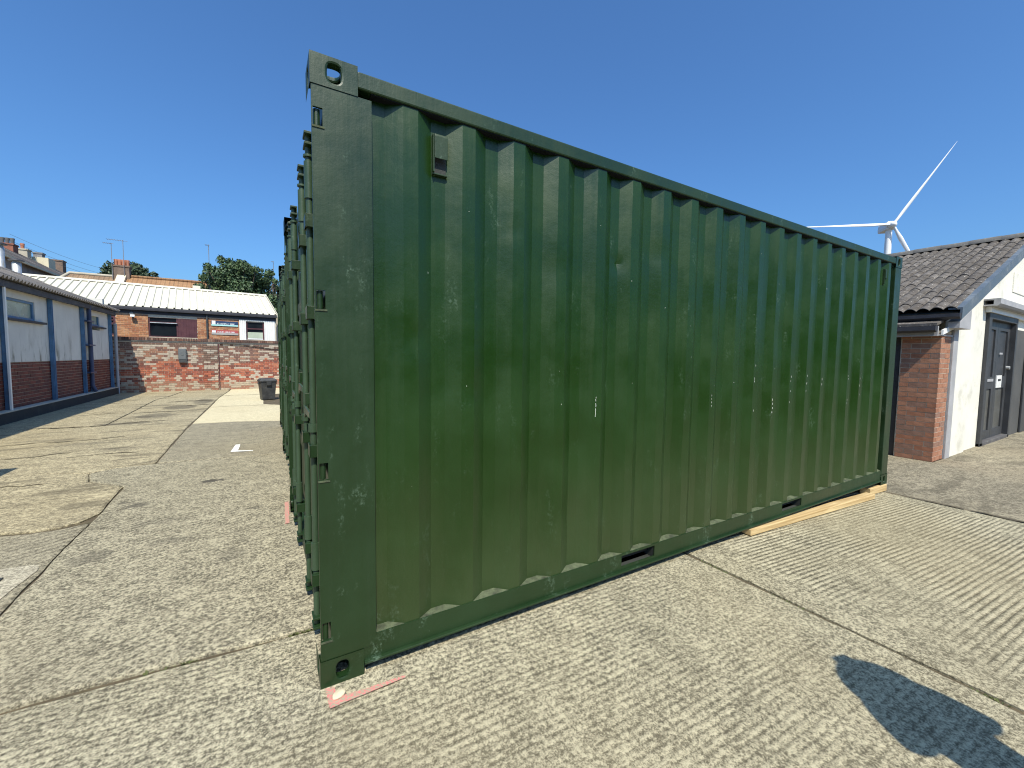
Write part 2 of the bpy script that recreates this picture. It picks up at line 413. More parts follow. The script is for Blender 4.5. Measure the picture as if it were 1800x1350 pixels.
b = MB()
xs = [-900, -60, -14, -5.2, 2.45, 6.0, 20, 60, 1500]
ys = [-700, -40, -8, 20, 60, 1500]
for i in range(len(xs)):
    for j in range(len(ys)):
        b.v.append((xs[i], ys[j], zg(xs[i]) - (.016 if -15 < xs[i] < 21 and -9 < ys[j] < 21 else .05)))
for i in range(len(xs) - 1):
    for j in range(len(ys) - 1):
        b.f.append([i * len(ys) + j, (i + 1) * len(ys) + j, (i + 1) * len(ys) + j + 1, i * len(ys) + j + 1]); b.c.append(None); b.sm.append(False)
ground = b.build('ground', M['soil'], kind='structure')

def densify(poly, step, jit, seed, keep=()):
    out = []
    n = len(poly)
    for i in range(n):
        a = Vector(poly[i]); c = Vector(poly[(i + 1) % n]); L = (c - a).length
        k = max(1, int(L / step)); nrm = Vector((-(c - a).y, (c - a).x)).normalized()
        for q in range(k):
            t = q / k; p = a.lerp(c, t)
            if jit and i not in keep:
                w = mnoise.noise(Vector((p.x * 3.1, p.y * 3.1, seed))) * .6 + mnoise.noise(Vector((p.x * 11, p.y * 11, seed + 5))) * .4
                if q: p = p + nrm * w * jit
            out.append((p.x, p.y))
    return out

def slab(poly, mat, seed, step=.12, jit=.012, drop=.007, name='concrete_slab', lift=0., thick=.11, keep=()):
    pts = densify(poly, step, jit, seed, keep)
    n = len(pts)
    ar = sum(pts[i][0] * pts[(i + 1) % n][1] - pts[(i + 1) % n][0] * pts[i][1] for i in range(n))
    if ar < 0: pts.reverse()
    ins = []
    for i in range(n):
        p = Vector(pts[i]); d0 = (p - Vector(pts[i - 1])).normalized(); d1 = (Vector(pts[(i + 1) % n]) - p).normalized()
        t = (d0 + d1); t = t.normalized() if t.length > 1e-6 else d1
        ins.append(p + Vector((-t.y, t.x)) * .014)
    for a_ in range(3):                                   # smooth the inner line where it would cross itself
        ins = [(ins[i - 1] * .15 + ins[i] * .7 + ins[(i + 1) % n] * .15) if (ins[i] - ins[i - 1]).length < .03 else ins[i] for i in range(n)]
    vo, eo, fo_, *_r = mgeo.delaunay_2d_cdt([Vector((p.x, p.y)) for p in ins], [], [list(range(n))], 1, 1e-6)
    V = [(p.x, p.y, zg(p.x) + lift) for p in vo]; F = [list(f) for f in fo_]
    o = len(V)
    V += [(p.x, p.y, zg(p.x) + lift) for p in ins] + [(x, y, zg(x) + lift - drop) for x, y in pts] + [(x, y, zg(x) + lift - thick) for x, y in pts]
    for i in range(n):
        j = (i + 1) % n
        F += [(o + n + i, o + n + j, o + j, o + i), (o + 2 * n + i, o + 2 * n + j, o + n + j, o + n + i)]
    me = bpy.data.meshes.new(name); me.from_pydata(V, [], F); me.update(); me.materials.append(mat)
    return link(name, me, ground)

slab([(-9, -9), (2.448, -9), (2.448, .446), (0, .446), (-.5, .472), (-1.1, .497), (-3, .535), (-9, .6)], M['con_front'], 1, .05, .020)
slab([(2.482, -9), (5.97, -9), (5.97, 8.2), (2.482, 8.2)], M['con_right'], 2, lift=0.0005)
slab([(6.0, -9), (30, -9), (30, 14), (6.0, 14)], M['con_yard'], 3, .2, lift=-0.002)
slab([(-1.43, .530), (-1.0, .524), (-.5, .498), (0, .474), (2.448, .474), (2.452, 4.86), (.06, 4.865), (-1.26, 4.99), (-1.78, 4.94), (-1.95, 4.78), (-1.85, 4.37),
      (-1.66, 4.17), (-1.475, 3.96), (-1.46, 3.5), (-1.44, 3.09), (-1.44, 2.25), (-1.42, 1.4)], M['con_left'], 4, .06, .02, lift=.004)
slab([(-9, .63), (-1.445, .545), (-1.435, 1.4), (-1.454, 2.25), (-1.456, 2.84), (-1.62, 2.785), (-1.78, 2.785), (-1.97, 2.84), (-9, 3.18)], M['con_mid'], 5, .09, .016, lift=0.0)
slab([(-9, 3.23), (-1.97, 2.90), (-1.78, 2.84), (-1.63, 2.85), (-1.53, 2.92), (-1.456, 3.1), (-1.474, 3.5), (-1.489, 3.96), (-1.672, 4.18), (-1.862, 4.37), (-1.965, 4.78),
      (-2.4, 5.0), (-2.7, 4.82), (-9, 4.6)], M['con_old'], 6, .1, .02, lift=0.002)
slab([(-9, 4.62), (-2.7, 4.84), (-2.4, 5.02), (-1.97, 4.815), (-1.80, 4.98), (-1.415, 5.038), (-1.425, 5.43), (-1.48, 7.97), (-1.46, 11.4), (-1.47, 14.5), (-1.36, 17.3),
      (-1.4, 18.2), (-2.75, 18.2), (-2.86, 15.4), (-3.0, 14.4), (-2.9, 11.3), (-2.84, 9.0), (-9, 8.9)], M['con_old'], 7, .12, .02, lift=-0.001)
slab([(-9, 8.93), (-2.87, 9.03), (-2.93, 11.3), (-3.03, 14.4), (-2.89, 15.4), (-2.78, 18.2), (-9, 18.2)], M['con_old'], 8, .15, .02, lift=0.001)
slab([(-1.39, 5.045), (0.06, 4.912), (2.452, 4.905), (2.452, 8.3), (.13, 8.28), (-.69, 8.56), (-1.44, 8.6), (-1.45, 7.97), (-1.40, 5.43)], M['con_mid'], 9, .1, .012, lift=0.0015)
slab([(-1.445, 8.625), (-.69, 8.585), (.13, 8.305), (2.452, 8.325), (5.98, 8.225), (5.98, 18.6), (-1.32, 18.6), (-1.33, 17.3), (-1.44, 14.5), (-1.43, 11.4)], M['con_new'], 10, .15, .014, lift=-0.0015)

def flat_shape(name, pts, mat, z, parent, label=None, jit=0, seed=0):
    q = densify(pts, .02, jit, seed) if jit else pts
    mb = MB(); mb.add([(x, y, zg(x) + z) for x, y in q], [list(range(len(q)))])
    o = mb.build(name, mat, parent, label)
    bm = bmesh.new(); bm.from_mesh(o.data); bmesh.ops.triangulate(bm, faces=bm.faces); bm.to_mesh(o.data); bm.free()
    return o
flat_shape('paint_mark', [(.015, -.015), (.05, -.025), (.055, -.085), (.15, -.098), (.33, -.105), (.33, -.125), (.16, -.128), (.02, -.132)], M['red_mark'], .010, ground,
           'red sprayed corner mark on concrete under the green container corner', .007, 2)
flat_shape('paint_mark', [(-.055, 2.02), (-.02, 2.02), (.0, 2.6), (-.035, 2.6)], M['red_mark'], .010, ground, 'red sprayed line on concrete beside the container row', .006, 3)
flat_shape('paint_mark', [(-.62, 5.30), (-.58, 5.84), (-.52, 5.84), (-.53, 5.36), (-.34, 5.27), (-.34, 5.235)], M['white_mark'], .008, ground, 'white painted corner mark on grey concrete', .006, 4)

def crack(pts, w, seed):
    rg = random.Random(seed); mb = MB(); P_ = []
    for a, c in zip(pts, pts[1:]):
        n = max(2, int((Vector(c) - Vector(a)).length / .08))
        P_ += [Vector(a).lerp(Vector(c), k / n) + Vector((rg.uniform(-.018, .018), rg.uniform(-.03, .03))) for k in range(n)]
    P_.append(Vector(pts[-1])); V = []
    for i, p in enumerate(P_):
        t = (P_[min(i + 1, len(P_) - 1)] - P_[max(i - 1, 0)]).normalized(); q = Vector((-t.y, t.x)) * w * rg.uniform(.3, 1) * (.3 if i in (0, len(P_) - 1) else 1)
        V += [(p.x + q.x, p.y + q.y, zg(p.x) + .0062), (p.x - q.x, p.y - q.y, zg(p.x) + .0062)]
    mb.add(V, [(2 * i, 2 * i + 1, 2 * i + 3, 2 * i + 2) for i in range(len(P_) - 1)])
    mb.build('crack', M['crack'], ground)
for k, (pts, w) in enumerate([([(-4.0, 7.2), (-3.3, 7.35), (-2.7, 7.3), (-2.2, 7.5)], .02), ([(-3.9, 9.1), (-3.2, 9.0), (-2.86, 9.05), (-2.3, 9.35), (-1.95, 9.3)], .035), ([(-2.5, 5.9), (-2.1, 6.0), (-1.75, 5.9)], .02),
        ([(-3.4, 6.2), (-2.9, 6.15), (-2.5, 6.35)], .018), ([(-2.86, 10.9), (-2.4, 11.1), (-2.0, 10.95), (-1.5, 11.2)], .03), ([(-2.0, 12.2), (-1.75, 12.4), (-1.47, 12.3)], .05), ([(-2.6, 13.4), (-2.1, 13.7), (-1.5, 13.6)], .05),
        ([(-1.4, 11.6), (-.7, 11.7), (.1, 11.6)], .02), ([(-1.38, 15.2), (-.6, 15.3), (.3, 15.2)], .03), ([(-3.6, 11.0), (-3.2, 11.2), (-2.95, 11.1)], .03), ([(-2.9, 4.3), (-2.5, 4.5), (-2.2, 4.45)], .018), ([(-2.9, 3.6), (-2.6, 3.55), (-2.3, 3.65)], .008),
        ([(5.99, -3.2), (5.98, -2.0), (6.0, -1.05), (6.0, -.5), (5.98, .3)], .03), ([(7.0, -2.2), (8.2, -1.7), (9.6, -1.9)], .02)]): crack(pts, w, k)

# manhole at the left edge, set in a pale mortar haunch
flat_shape('manhole_surround', [(-3.1, 1.62), (-2.1, 1.62), (-1.50, 1.60), (-1.47, 1.98), (-1.50, 2.06), (-1.60, 2.085), (-2.0, 2.10), (-3.1, 2.12)], M['con_pale'], .004, ground, 'pale mortar haunch round the iron manhole cover', .012, 6)
mb = MB()
mb.box(-2.85, -1.60, 1.78, 1.92, .005, .012)
for k in range(14):
    mb.box(-2.82 + k * .088, -2.82 + k * .088 + .05, 1.80, 1.90, .012, .016)
mb.build('manhole_cover', M['iron'], ground)

# ------------------------------------------------------------------ shipping containers
L, W, H = 6.058, 2.438, 2.591
CX0, CP, CFL, CSL, CD0, CD1 = .366, .2817, .068, .072, .012, .050

def panel_y(x):
    t = (x - CX0) % CP if x > CX0 - CSL else None
    if x < CX0 - CSL: return CD1
    t = (x - (CX0 - CSL)) % CP
    if x > CX0 + 19 * CP + CFL + CSL: return CD1
    if t < CSL: return CD1 + (CD0 - CD1) * t / CSL
    if t < CSL + CFL: return CD0
    if t < 2 * CSL + CFL: return CD0 + (CD1 - CD0) * (t - CSL - CFL) / CSL
    return CD1

def casting(mb, x0, sx, y0, sy, z0):
    """hollow corner casting; x0,y0 = outer corner, sx,sy = inward direction"""
    lx, ly, lz, t = .178, .162, .118, .026
    def ring(P, du, dv, hu, hv, outw):
        # rectangle du x dv with an oval hole hu x hv, plate thickness t inwards
        n = 28
        A = []; B = []
        for i in range(n):
            a = 2 * math.pi * i / n; c, s_ = math.cos(a), math.sin(a)
            k = min(du / 2 / abs(c) if abs(c) > 1e-6 else 9, dv / 2 / abs(s_) if abs(s_) > 1e-6 else 9)
            A.append((c * k, s_ * k))
            e = .72
            B.append((math.copysign(abs(c) ** e, c) * hu / 2, math.copysign(abs(s_) ** e, s_) * hv / 2))
        for corner in [(du / 2, dv / 2), (-du / 2, dv / 2), (-du / 2, -dv / 2), (du / 2, -dv / 2)]:
            j = min(range(n), key=lambda i: (A[i][0] - corner[0]) ** 2 + (A[i][1] - corner[1]) ** 2); A[j] = corner
        vs = [P(u, v, 0) for u, v in A] + [P(u, v, 0) for u, v in B] + [P(u, v, t) for u, v in B] + [P(u, v, t) for u, v in A]
        fs = []
        for i in range(n):
            j = (i + 1) % n
            fs += [(i, j, n + j, n + i), (n + i, n + j, 2 * n + j, 2 * n + i), (2 * n + i, 2 * n + j, 3 * n + j, 3 * n + i)]
        mb.add(vs, fs)
    cx, cy, cz = x0 + sx * lx / 2, y0 + sy * ly / 2, z0 + lz / 2
    ring(lambda u, v, d: (cx + u, y0 + sy * d, cz + v), lx, lz, .052, .072, 0)
    ring(lambda u, v, d: (x0 + sx * d, cy + u, cz + v), ly, lz, .050, .072, 0)
    zt, sz = (z0 + lz, -1) if z0 > 1 else (z0, 1)
    ring(lambda u, v, d: (cx + u, cy + v, zt + sz * d), lx, ly, .064, .080, 0)
    zr_ = (z0 + .0005, z0 + lz - t - .001) if z0 > 1 else (z0 + t + .001, z0 + lz - .0005)
    xa, xb = sorted((x0 + sx * (lx - .0005), x0 + sx * (lx - .02))); ya, yb = sorted((y0 + sy * (t + .001), y0 + sy * (ly - .0005)))
    mb.box(xa, xb, ya, yb, *zr_)
    xa, xb = sorted((x0 + sx * (t + .001), x0 + sx * (lx - .0205))); ya, yb = sorted((y0 + sy * (ly - .001), y0 + sy * (ly - .02)))
    mb.box(xa, xb, ya, yb, *zr_)
    zo = z0 if z0 > 1 else z0 + lz - .02
    xa, xb = sorted((x0 + sx * .027, x0 + sx * (lx - .0205))); ya, yb = sorted((y0 + sy * .027, y0 + sy * (ly - .0205)))
    mb.box(xa, xb, ya, yb, zo + .001, zo + .019)

def make_container():
    root = thing('shipping_container', 'large dark green steel shipping container nearest the camera, corrugated long side in full view', 'shipping container', (0, 0, 0), 0, 'green shipping containers standing side by side')
    for (x0, sx) in ((0, 1), (L, -1)):
        for (y0, sy) in ((0, 1), (W, -1)):
            for z0 in (0, H - .118):
                mb = MB(); casting(mb, x0, sx, y0, sy, z0)
                mb.build('corner_casting', M['green_frame'], root, fix=True, bevel=.010)
    # door-end posts with hinge cut-outs, far-end posts plain
    zs = [.118, .205, .285, .900, .972, 1.604, 1.680, 2.318, 2.388, H - .118]
    xs_ = [.004, .009, .044, .232]
    holes = {(1, 1), (1, 3), (1, 5), (1, 7)}
    for y0, y1 in ((.003, .015), (W - .015, W - .003)):
        mb = MB(); mb.plate(xs_, zs, holes, y0, y1)
        ya, yb = (.0155, .16) if y0 < 1 else (W - .16, W - .0155)
        mb.box(.046, .06, ya, yb, .118, H - .118)
        po = mb.build('corner_post', M['green_frame'], root, bevel=.002)
        for (k, s0) in ((1, 0), (3, 0), (5, 0), (7, 0)):
            h = MB(); zc = (zs[k] + zs[k + 1]) / 2
            h.tube((.024, (y0 + y1) / 2 + (.016 if y0 < 1 else -.016), zs[k] + .002), (.024, (y0 + y1) / 2 + (.016 if y0 < 1 else -.016), zs[k + 1] - .002), .013)
            h.box(.026, .036, ya + .004, ya + .16 if y0 < 1 else yb - .004, zc - .028, zc + .028) if y0 < 1 else h.box(.026, .036, yb - .16, yb - .004, zc - .028, zc + .028)
            h.build('hinge', M['green_frame'], po)
        if y0 < 1:
            for k in (1, 3, 5, 7):                       # lighter weld bead along the cut-out sills
                s_ = MB(); s_.box(.005, .050, -.0005, .004, zs[k] - .008, zs[k] - .001); s_.build('weld_bead', M['seal'], po)
    for y0, y1 in ((.003, .05), (W - .05, W - .003)):
        mb = MB(); mb.box(L - .17, L - .004, y0, y1, .118, H - .118)
        mb.build('corner_post', M['green_frame'], root, bevel=.004)
    for y0, y1 in ((.002, .062), (W - .062, W - .002)):
        mb = MB(); mb.box(.178, L - .178, y0, y1, H - .084, H - .016)
        tr = mb.build('top_side_rail', M['green_frame'], root, bevel=.007)
        mb = MB(); mb.box(.233, L - .178, y0 + .008, y1 - .008, H - .0875, H - .0845); mb.build('rail_shade_strip', M['rail_shade'], tr)  # shade under the rail, painted as a thin dark strip
        # bottom rail: web with fork pockets, lower lip
        mb = MB()
        px = [.178, 1.765, 2.075, 3.725, 4.065, L - .178]
        a, c = (y0 + .004, y0 + .012) if y0 < 1 else (y1 - .012, y1 - .004)
        mb.plate(px, [.062, .084, .155, .168], {(1, 1), (3, 1)}, a, c)
        ya, yb = (y0 - .016, y0 + .058) if y0 < 1 else (y1 - .058, y1 + .016)
        mb.box(.179, L - .179, ya, yb, .050, .0615)
        ya, yb = (c + .0005, y0 + .058) if y0 < 1 else (y1 - .058, a - .0005)
        mb.box(.179, L - .179, ya, yb, .160, .1675)
        br = mb.build('bottom_side_rail', M['green_frame'], root, bevel=.0025)
        for k in (1, 3):
            q = MB(); q.box(px[k] - .006, px[k + 1] + .006, W * .5 - 1.15 if y0 > 1 else c + .002, W * .5 + 1.15 if y0 > 1 else 1.2, .0645, .0685); q.box(px[k] - .006, px[k + 1] + .006, c + .002 if y0 < 1 else 1.25, 1.2 if y0 < 1 else a - .002, .1562, .1592)
            q.box(px[k] - .006, px[k], c + .002 if y0 < 1 else 1.25, 1.2 if y0 < 1 else a - .002, .069, .156); q.box(px[k + 1], px[k + 1] + .006, c + .002 if y0 < 1 else 1.25, 1.2 if y0 < 1 else a - .002, .069, .156)
            q.build('fork_pocket', M['steel_dark'], br)
    # corrugated sides: fine mesh so that dents can be pressed in
    dents = [(.945, 2.07, .030, .014), (1.70, 2.0, .036, .018), (.92, 2.30, .022, -.008), (.70, 1.25, .06, .007), (.60, 1.18, .05, -.006), (1.22, 1.9, .08, .008), (2.05, 2.1, .07, .010), (1.0, .62, .09, .012),
             (2.75, 1.3, .12, .008), (1.42, .5, .10, .010), (.42, 1.5, .07, .010), (3.6, 1.6, .14, .010), (4.5, .9, .16, .010), (2.3, .75, .13, .010), (1.3, 1.25, .12, .007)]
    for side in (0, 1):
        bx = [.2322, .262]
        x = CX0 - CSL
        pts = [.2322, .25, .268, x]
        for n_ in range(20):
            o_ = CX0 - CSL + n_ * CP
            pts += [o_ + CSL * .5, o_ + CSL, o_ + CSL + CFL * .33, o_ + CSL + CFL * .67, o_ + CSL + CFL, o_ + CSL * 1.5 + CFL, o_ + 2 * CSL + CFL, o_ + 2 * CSL + CFL + (CP - 2 * CSL - CFL) * .5, o_ + CP]
        pts = [q for q in pts if q < L - .172] + [L - .171]
        pts = sorted(set(round(q, 5) for q in pts))
        zz = [.1685] + [.2 + i * .045 for i in range(51)] + [H - .088]
        mb = MB()
        for z in zz:
            for x in pts:
                y = panel_y(x)
                edge = min(1, (z - .1685) / .12, (H - .088 - z) / .12)
                for dx, dz, r, k in dents:
                    y += .8 * k * math.exp(-((x - dx) ** 2 + (z - dz) ** 2) / (r * r)) * (1 if side == 0 else .3)
                y += .0035 * edge * mnoise.noise(Vector((x * 2.2, z * 1.6, 3 + side)))
                mb.v.append((x, y if side == 0 else W - y, z))
        n_ = len(pts)
        for k in range(len(zz) - 1):
            for i in range(n_ - 1):
                q = [k * n_ + i, k * n_ + i + 1, (k + 1) * n_ + i + 1, (k + 1) * n_ + i]
                mb.f.append(q if side == 0 else q[::-1]); mb.c.append(None); mb.sm.append(False)
        pn = mb.build('side_panel', M['green'], root, bevel=0)
        for p_ in pn.data.polygons: p_.use_smooth = True
        pn.data.set_sharp_from_angle(angle=R(14))
        if side == 0:
            # sealant in the lower corners of the recesses
            s_ = MB()
            rec = [(.234, CX0 - CSL)] + [(CX0 + k * CP + CFL + CSL, CX0 + (k + 1) * CP - CSL) for k in range(19)] + [(CX0 + 19 * CP + CFL + CSL, L - .175)]
            for (xa, xb) in rec:
                xl, xr = (xa - CSL if xa > .3 else xa), (xb + CSL if xb < L - .3 else xb)
                hh = .004 + .012 * random.random()
                s_.add([(xl, CD0 - .002, .1690), (xr, CD0 - .002, .1690), (xb, CD1 + .001, .1695 + hh), (xa, CD1 + .001, .1695 + hh)], [(0, 1, 2, 3)])
            s_.build('sealant', M['seal'], pn)
            ch = MB()
            rng = random.Random(3)
            def flake(x, z, w, h):
                n = 7; y = min(panel_y(x), panel_y(x + w * .5), panel_y(x - w * .5)) - .0012
                ch.add([(x + w * math.cos(6.283 * i / n) * rng.uniform(.5, 1), y, z + h * math.sin(6.283 * i / n) * rng.uniform(.5, 1)) for i in range(n)], [list(range(n))])
            for k in range(11): flake(CX0 + 4 * CP + CFL * .35 + rng.uniform(-.002, .002), 1.075 + k * .011 + rng.uniform(-.004, .004), .0028, .008)
            for k in range(5): flake(CX0 + 11 * CP + CFL * .3 + rng.uniform(-.004, .004), .95 + k * .035, .0045, .014)
            for k in range(4): flake(CX0 + 8 * CP + CFL * .4, 1.08 + k * .025, .002, .010)
            for n_ in (10, 12, 13, 16, 17):
                for k in range(4): flake(CX0 + n_ * CP + CFL * rng.uniform(.2, .4), 1.12 + rng.uniform(-.2, .2) + k * .03, .0022, .014)
            for k in range(2): flake(CX0 + 14 * CP + CFL * .4, 1.2 + k * .05, .004, .016)
            for k in range(26):
                n_ = rng.randrange(20); flake(CX0 + n_ * CP + CFL * rng.uniform(.15, .85), rng.choice([rng.uniform(.5, 2.3), rng.gauss(1.3, .35)]), rng.uniform(.0012, .0035), rng.uniform(.0012, .006))
            ch.build('paint_chip', M['chip'], pn, kind='stuff')
            for (vx, z0, z1, w) in ((.508, 2.255, 2.432, .072), (5.66, 2.26, 2.43, .072)):
                # ventilator: hood, open below, backing lip
                v = MB(); yb = CD1
                v.box(vx, vx + w, yb - .004, yb - .0005, z0, z1)
                v.box(vx, vx + .006, yb - .030, yb - .0045, z0 + .008, z1 - .001)
                n = 8; w2 = w - .0065
                prof = [(yb - .0045, z1 - .001), (yb - .030, z1 - .001), (yb - .034, z1 - .012), (yb - .034, z0 + .068), (yb - .031, z0 + .068), (yb - .031, z1 - .013), (yb - .028, z1 - .004), (yb - .0045, z1 - .004)]
                v.prism(prof, vx + .0065, vx + w - .004, 'x')
                v.box(vx, vx + w, yb - .020, yb - .0045, z0, z0 + .007)
                ve = v.build('vent', M['green_frame'], root, bevel=.0015)
                q = MB(); q.box(vx + .007, vx + w - .004, yb - .0065, yb - .0046, z0 + .008, z1 - .02); q.build('vent_opening', M['steel_dark'], ve)
    # end wall, roof, floor
    mb = MB()
    n = 9
    prof = []
    yy = .16
    while yy < W - .3:
        prof += [(L - .012, yy), (L - .012, yy + .1), (L - .05, yy + .15), (L - .05, yy + .2)]; yy += .25
    prof += [(L - .012, W - .17), (L - .075, W - .17), (L - .075, .16)]
    mb.prism(prof, .16, H - .06, 'z')
    mb.build('end_wall', M['green'], root)
    for z0, z1 in ((.02, .15), (H - .09, H - .02)):
        mb = MB(); mb.box(L - .06, L - .006, .163, W - .163, z0, z1); mb.build('end_rail', M['green_frame'], root, bevel=.004)
    mb = MB(); mb.box(.13, L - .065, .064, W - .064, H - .045, H - .022); mb.build('roof_panel', M['green'], root)
    mb = MB(); mb.box(.08, L - .065, .064, W - .064, .10, .155); mb.build('floor', M['steel_dark'], root)
    mb = MB(); mb.box(.085, .14, .163, W - .163, H - .118, H - .024); mb.build('door_header', M['green_frame'], root, bevel=.004)
    mb = MB(); mb.box(.040, .14, .163, W - .163, .018, .112); mb.build('door_sill', M['green_frame'], root, bevel=.004)
    # doors
    for (y0, y1, rods) in ((.165, 1.214, (.40, .80)), (1.226, W - .165, (1.53, 1.96))):
        mb = MB()
        mb.box(.090, .132, y0, y1, .118, H - .122)
        for a, c in ((y0 + .002, y0 + .09), (y1 - .09, y1 - .002)): mb.box(.078, .0895, a, c, .125, H - .13)
        for z in (.125, .66, 1.2, 1.74, 2.36): mb.box(.0785, .0898, y0 + .0905, y1 - .0905, z, z + .095)
        d = mb.build('door', M['green'], root, bevel=.004)
        g_ = MB(); g_.box(.082, .089, y0 - .014, y0 - .001, .115, H - .12); g_.box(.082, .089, y1 + .001, y1 + .006, .115, H - .12); g_.build('door_gasket', M['rubber'], d)
        for ry in rods:
            q = MB(); q.tube((.027, ry, .06), (.027, ry, H - .135), .015, n=12)
            for z0, z1, rr in ((2.16, 2.33, .0215), (2.35, 2.36, .024), (.34, .48, .0215), (1.62, 1.66, .024), (1.04, 1.08, .024)):
                q.tube((.027, ry, z0), (.027, ry, z1), rr, n=12)
            q.build('locking_rod', M['green_rod'], d)
            for zc in (H - .165, .075):
                k = MB()
                k.box(.006, .0495, ry - .040, ry + .040, zc - .030, zc - .018); k.box(.006, .0495, ry - .040, ry + .040, zc + .018, zc + .030)
                k.box(.042, .0495, ry - .040, ry + .040, zc - .0175, zc + .0175)
                k.build('rod_keeper', M['green_frame'], d, bevel=.002)
            for zc in (.30, .95, 1.62, 2.05):
                k = MB(); k.box(.008, .0775, ry - .045, ry - .024, zc - .03, zc + .03); k.box(.008, .0775, ry + .024, ry + .045, zc - .03, zc + .03); k.box(.0045, .0075, ry - .045, ry + .045, zc - .03, zc + .03)
                k.build('rod_bracket', M['green_frame'], d, bevel=.001)
            k = MB(); zc = 1.12 if rods[0] == ry else 1.22
            k.prism([(ry + .02, zc - .016), (ry + .25, zc - .022), (ry + .31, zc - .05), (ry + .33, zc - .02), (ry + .30, zc + .02), (ry + .02, zc + .016)], .010, .022, 'x')
            k.build('handle', M['green_rod'], d, bevel=.003)
            k = MB(); k.box(.012, .0775, ry + .26, ry + .30, zc + .026, zc + .09); k.build('handle_catch', M['green_frame'], d, bevel=.002)
    return root

con = make_container()
c2 = copy_tree(con); c2.location = (.03, 2.53, .05); c2['label'] = 'second green container, only its locking-rod doors visible behind the nearest one'
c3 = copy_tree(con); c3.location = (.07, 5.06, .05); c3['label'] = 'farthest green container in the row, a thin sliver beside the black bin'

# timbers
mb = MB(); mb.box(0, 2.30, 0, .085, 0, .052)
for i, p in enumerate(mb.v): pass
o = mb.build('timber_beam', M['timber'], bevel=.006)
o.location = (3.20, -.022, zg(3.2) + .006); o.rotation_euler = (0, math.atan2(.0583, 2.30), R(-1.4))
tag(o, 'long pale timber beam lying under the container bottom rail', 'timber beam')
mb = MB(); mb.box(0, .40, 0, .10, 0, .078); o = mb.build('timber_block', M['timber'], bevel=.006)
o.location = (5.62, .005, zg(6) + .011); o.rotation_euler = (0, 0, R(-3)); tag(o, 'short timber block under the far corner casting of the container', 'timber block')
mb = MB(); mb.box(0, .2, 0, .4, 0, .05); o = mb.build('timber_block', M['timber'], bevel=.004); o.location = (.04, 2.53, .001); tag(o, 'flat timber packing under the second container door corner', 'timber block')
mb = MB(); mb.box(0, .2, 0, .4, 0, .05); o = mb.build('timber_block', M['timber'], bevel=.004); o.location = (.08, 5.06, .001); tag(o, 'flat timber packing under the farthest container door corner', 'timber block')
for y, w_ in ((2.6, 'second'), (5.15, 'farthest')):
    mb = MB(); mb.box(0, .16, 0, 2.25, 0, .135); o = mb.build('timber_beam', M['timber'], bevel=.004); o.location = (5.85, y, zg(6) + .004)
    tag(o, 'timber bearer hidden under the back end of the %s container' % w_, 'timber beam')

# pebble and weeds
mb = MB()
for k in range(5):
    pass
bm = bmesh.new(); bmesh.ops.create_icosphere(bm, subdivisions=3, radius=1)
for v in bm.verts: v.co = Vector((v.co.x * .031, v.co.y * .020, v.co.z * .010)) * (1 + .15 * mnoise.noise(v.co * 1.5))
me = bpy.data.meshes.new('pebble'); bm.to_mesh(me); bm.free(); me.materials.append(M['pebble'])
for p in me.polygons: p.use_smooth = True
o = link('pebble', me); o.location = (.062, -.078, .014); o.rotation_euler = (0, 0, R(40)); tag(o, 'pale flat pebble on the red mark by the container corner', 'pebble')

def weed(x, y, n, size, label, seed, rx=.05, ry=.03):
    rg = random.Random(seed); mb = MB()
    for i in range(n):
        a = rg.uniform(0, 6.28); px, py = x + rg.uniform(-rx, rx), y + rg.uniform(-ry, ry); s = size * rg.uniform(.5, 1.1)
        d = Vector((math.cos(a), math.sin(a), rg.uniform(.5, 1.6))).normalized(); sd = d.cross(Vector((0, 0, 1))).normalized() * s * .22
        p = Vector((px, py, zg(px) - .02))
        mb.add([p, p + d * s * .5 + sd, p + d * s - Vector((0, 0, s * .15)), p + d * s * .5 - sd], [(0, 1, 2, 3)])
    return tag(mb.build('weed', M['weed'], None), label, 'weed')
weed(-.03, .462, 60, .035, 'small green weed in the joint at the foot of the container corner', 1, .06, .012)
weed(-.58, .493, 40, .030, 'low yellow-green weed halfway along the left slab joint', 2, .10, .012)
weed(2.465, -.18, 60, .022, 'mossy weed in the joint just beside the container rail', 3, .006, .10)
weed(2.46, -.66, 40, .020, 'mossy weed in the right joint, midway to the shadow', 4, .006, .10)
weed(2.465, -1.45, 60, .022, 'dry weed in the right joint beside the person shadow', 5, .006, .05)

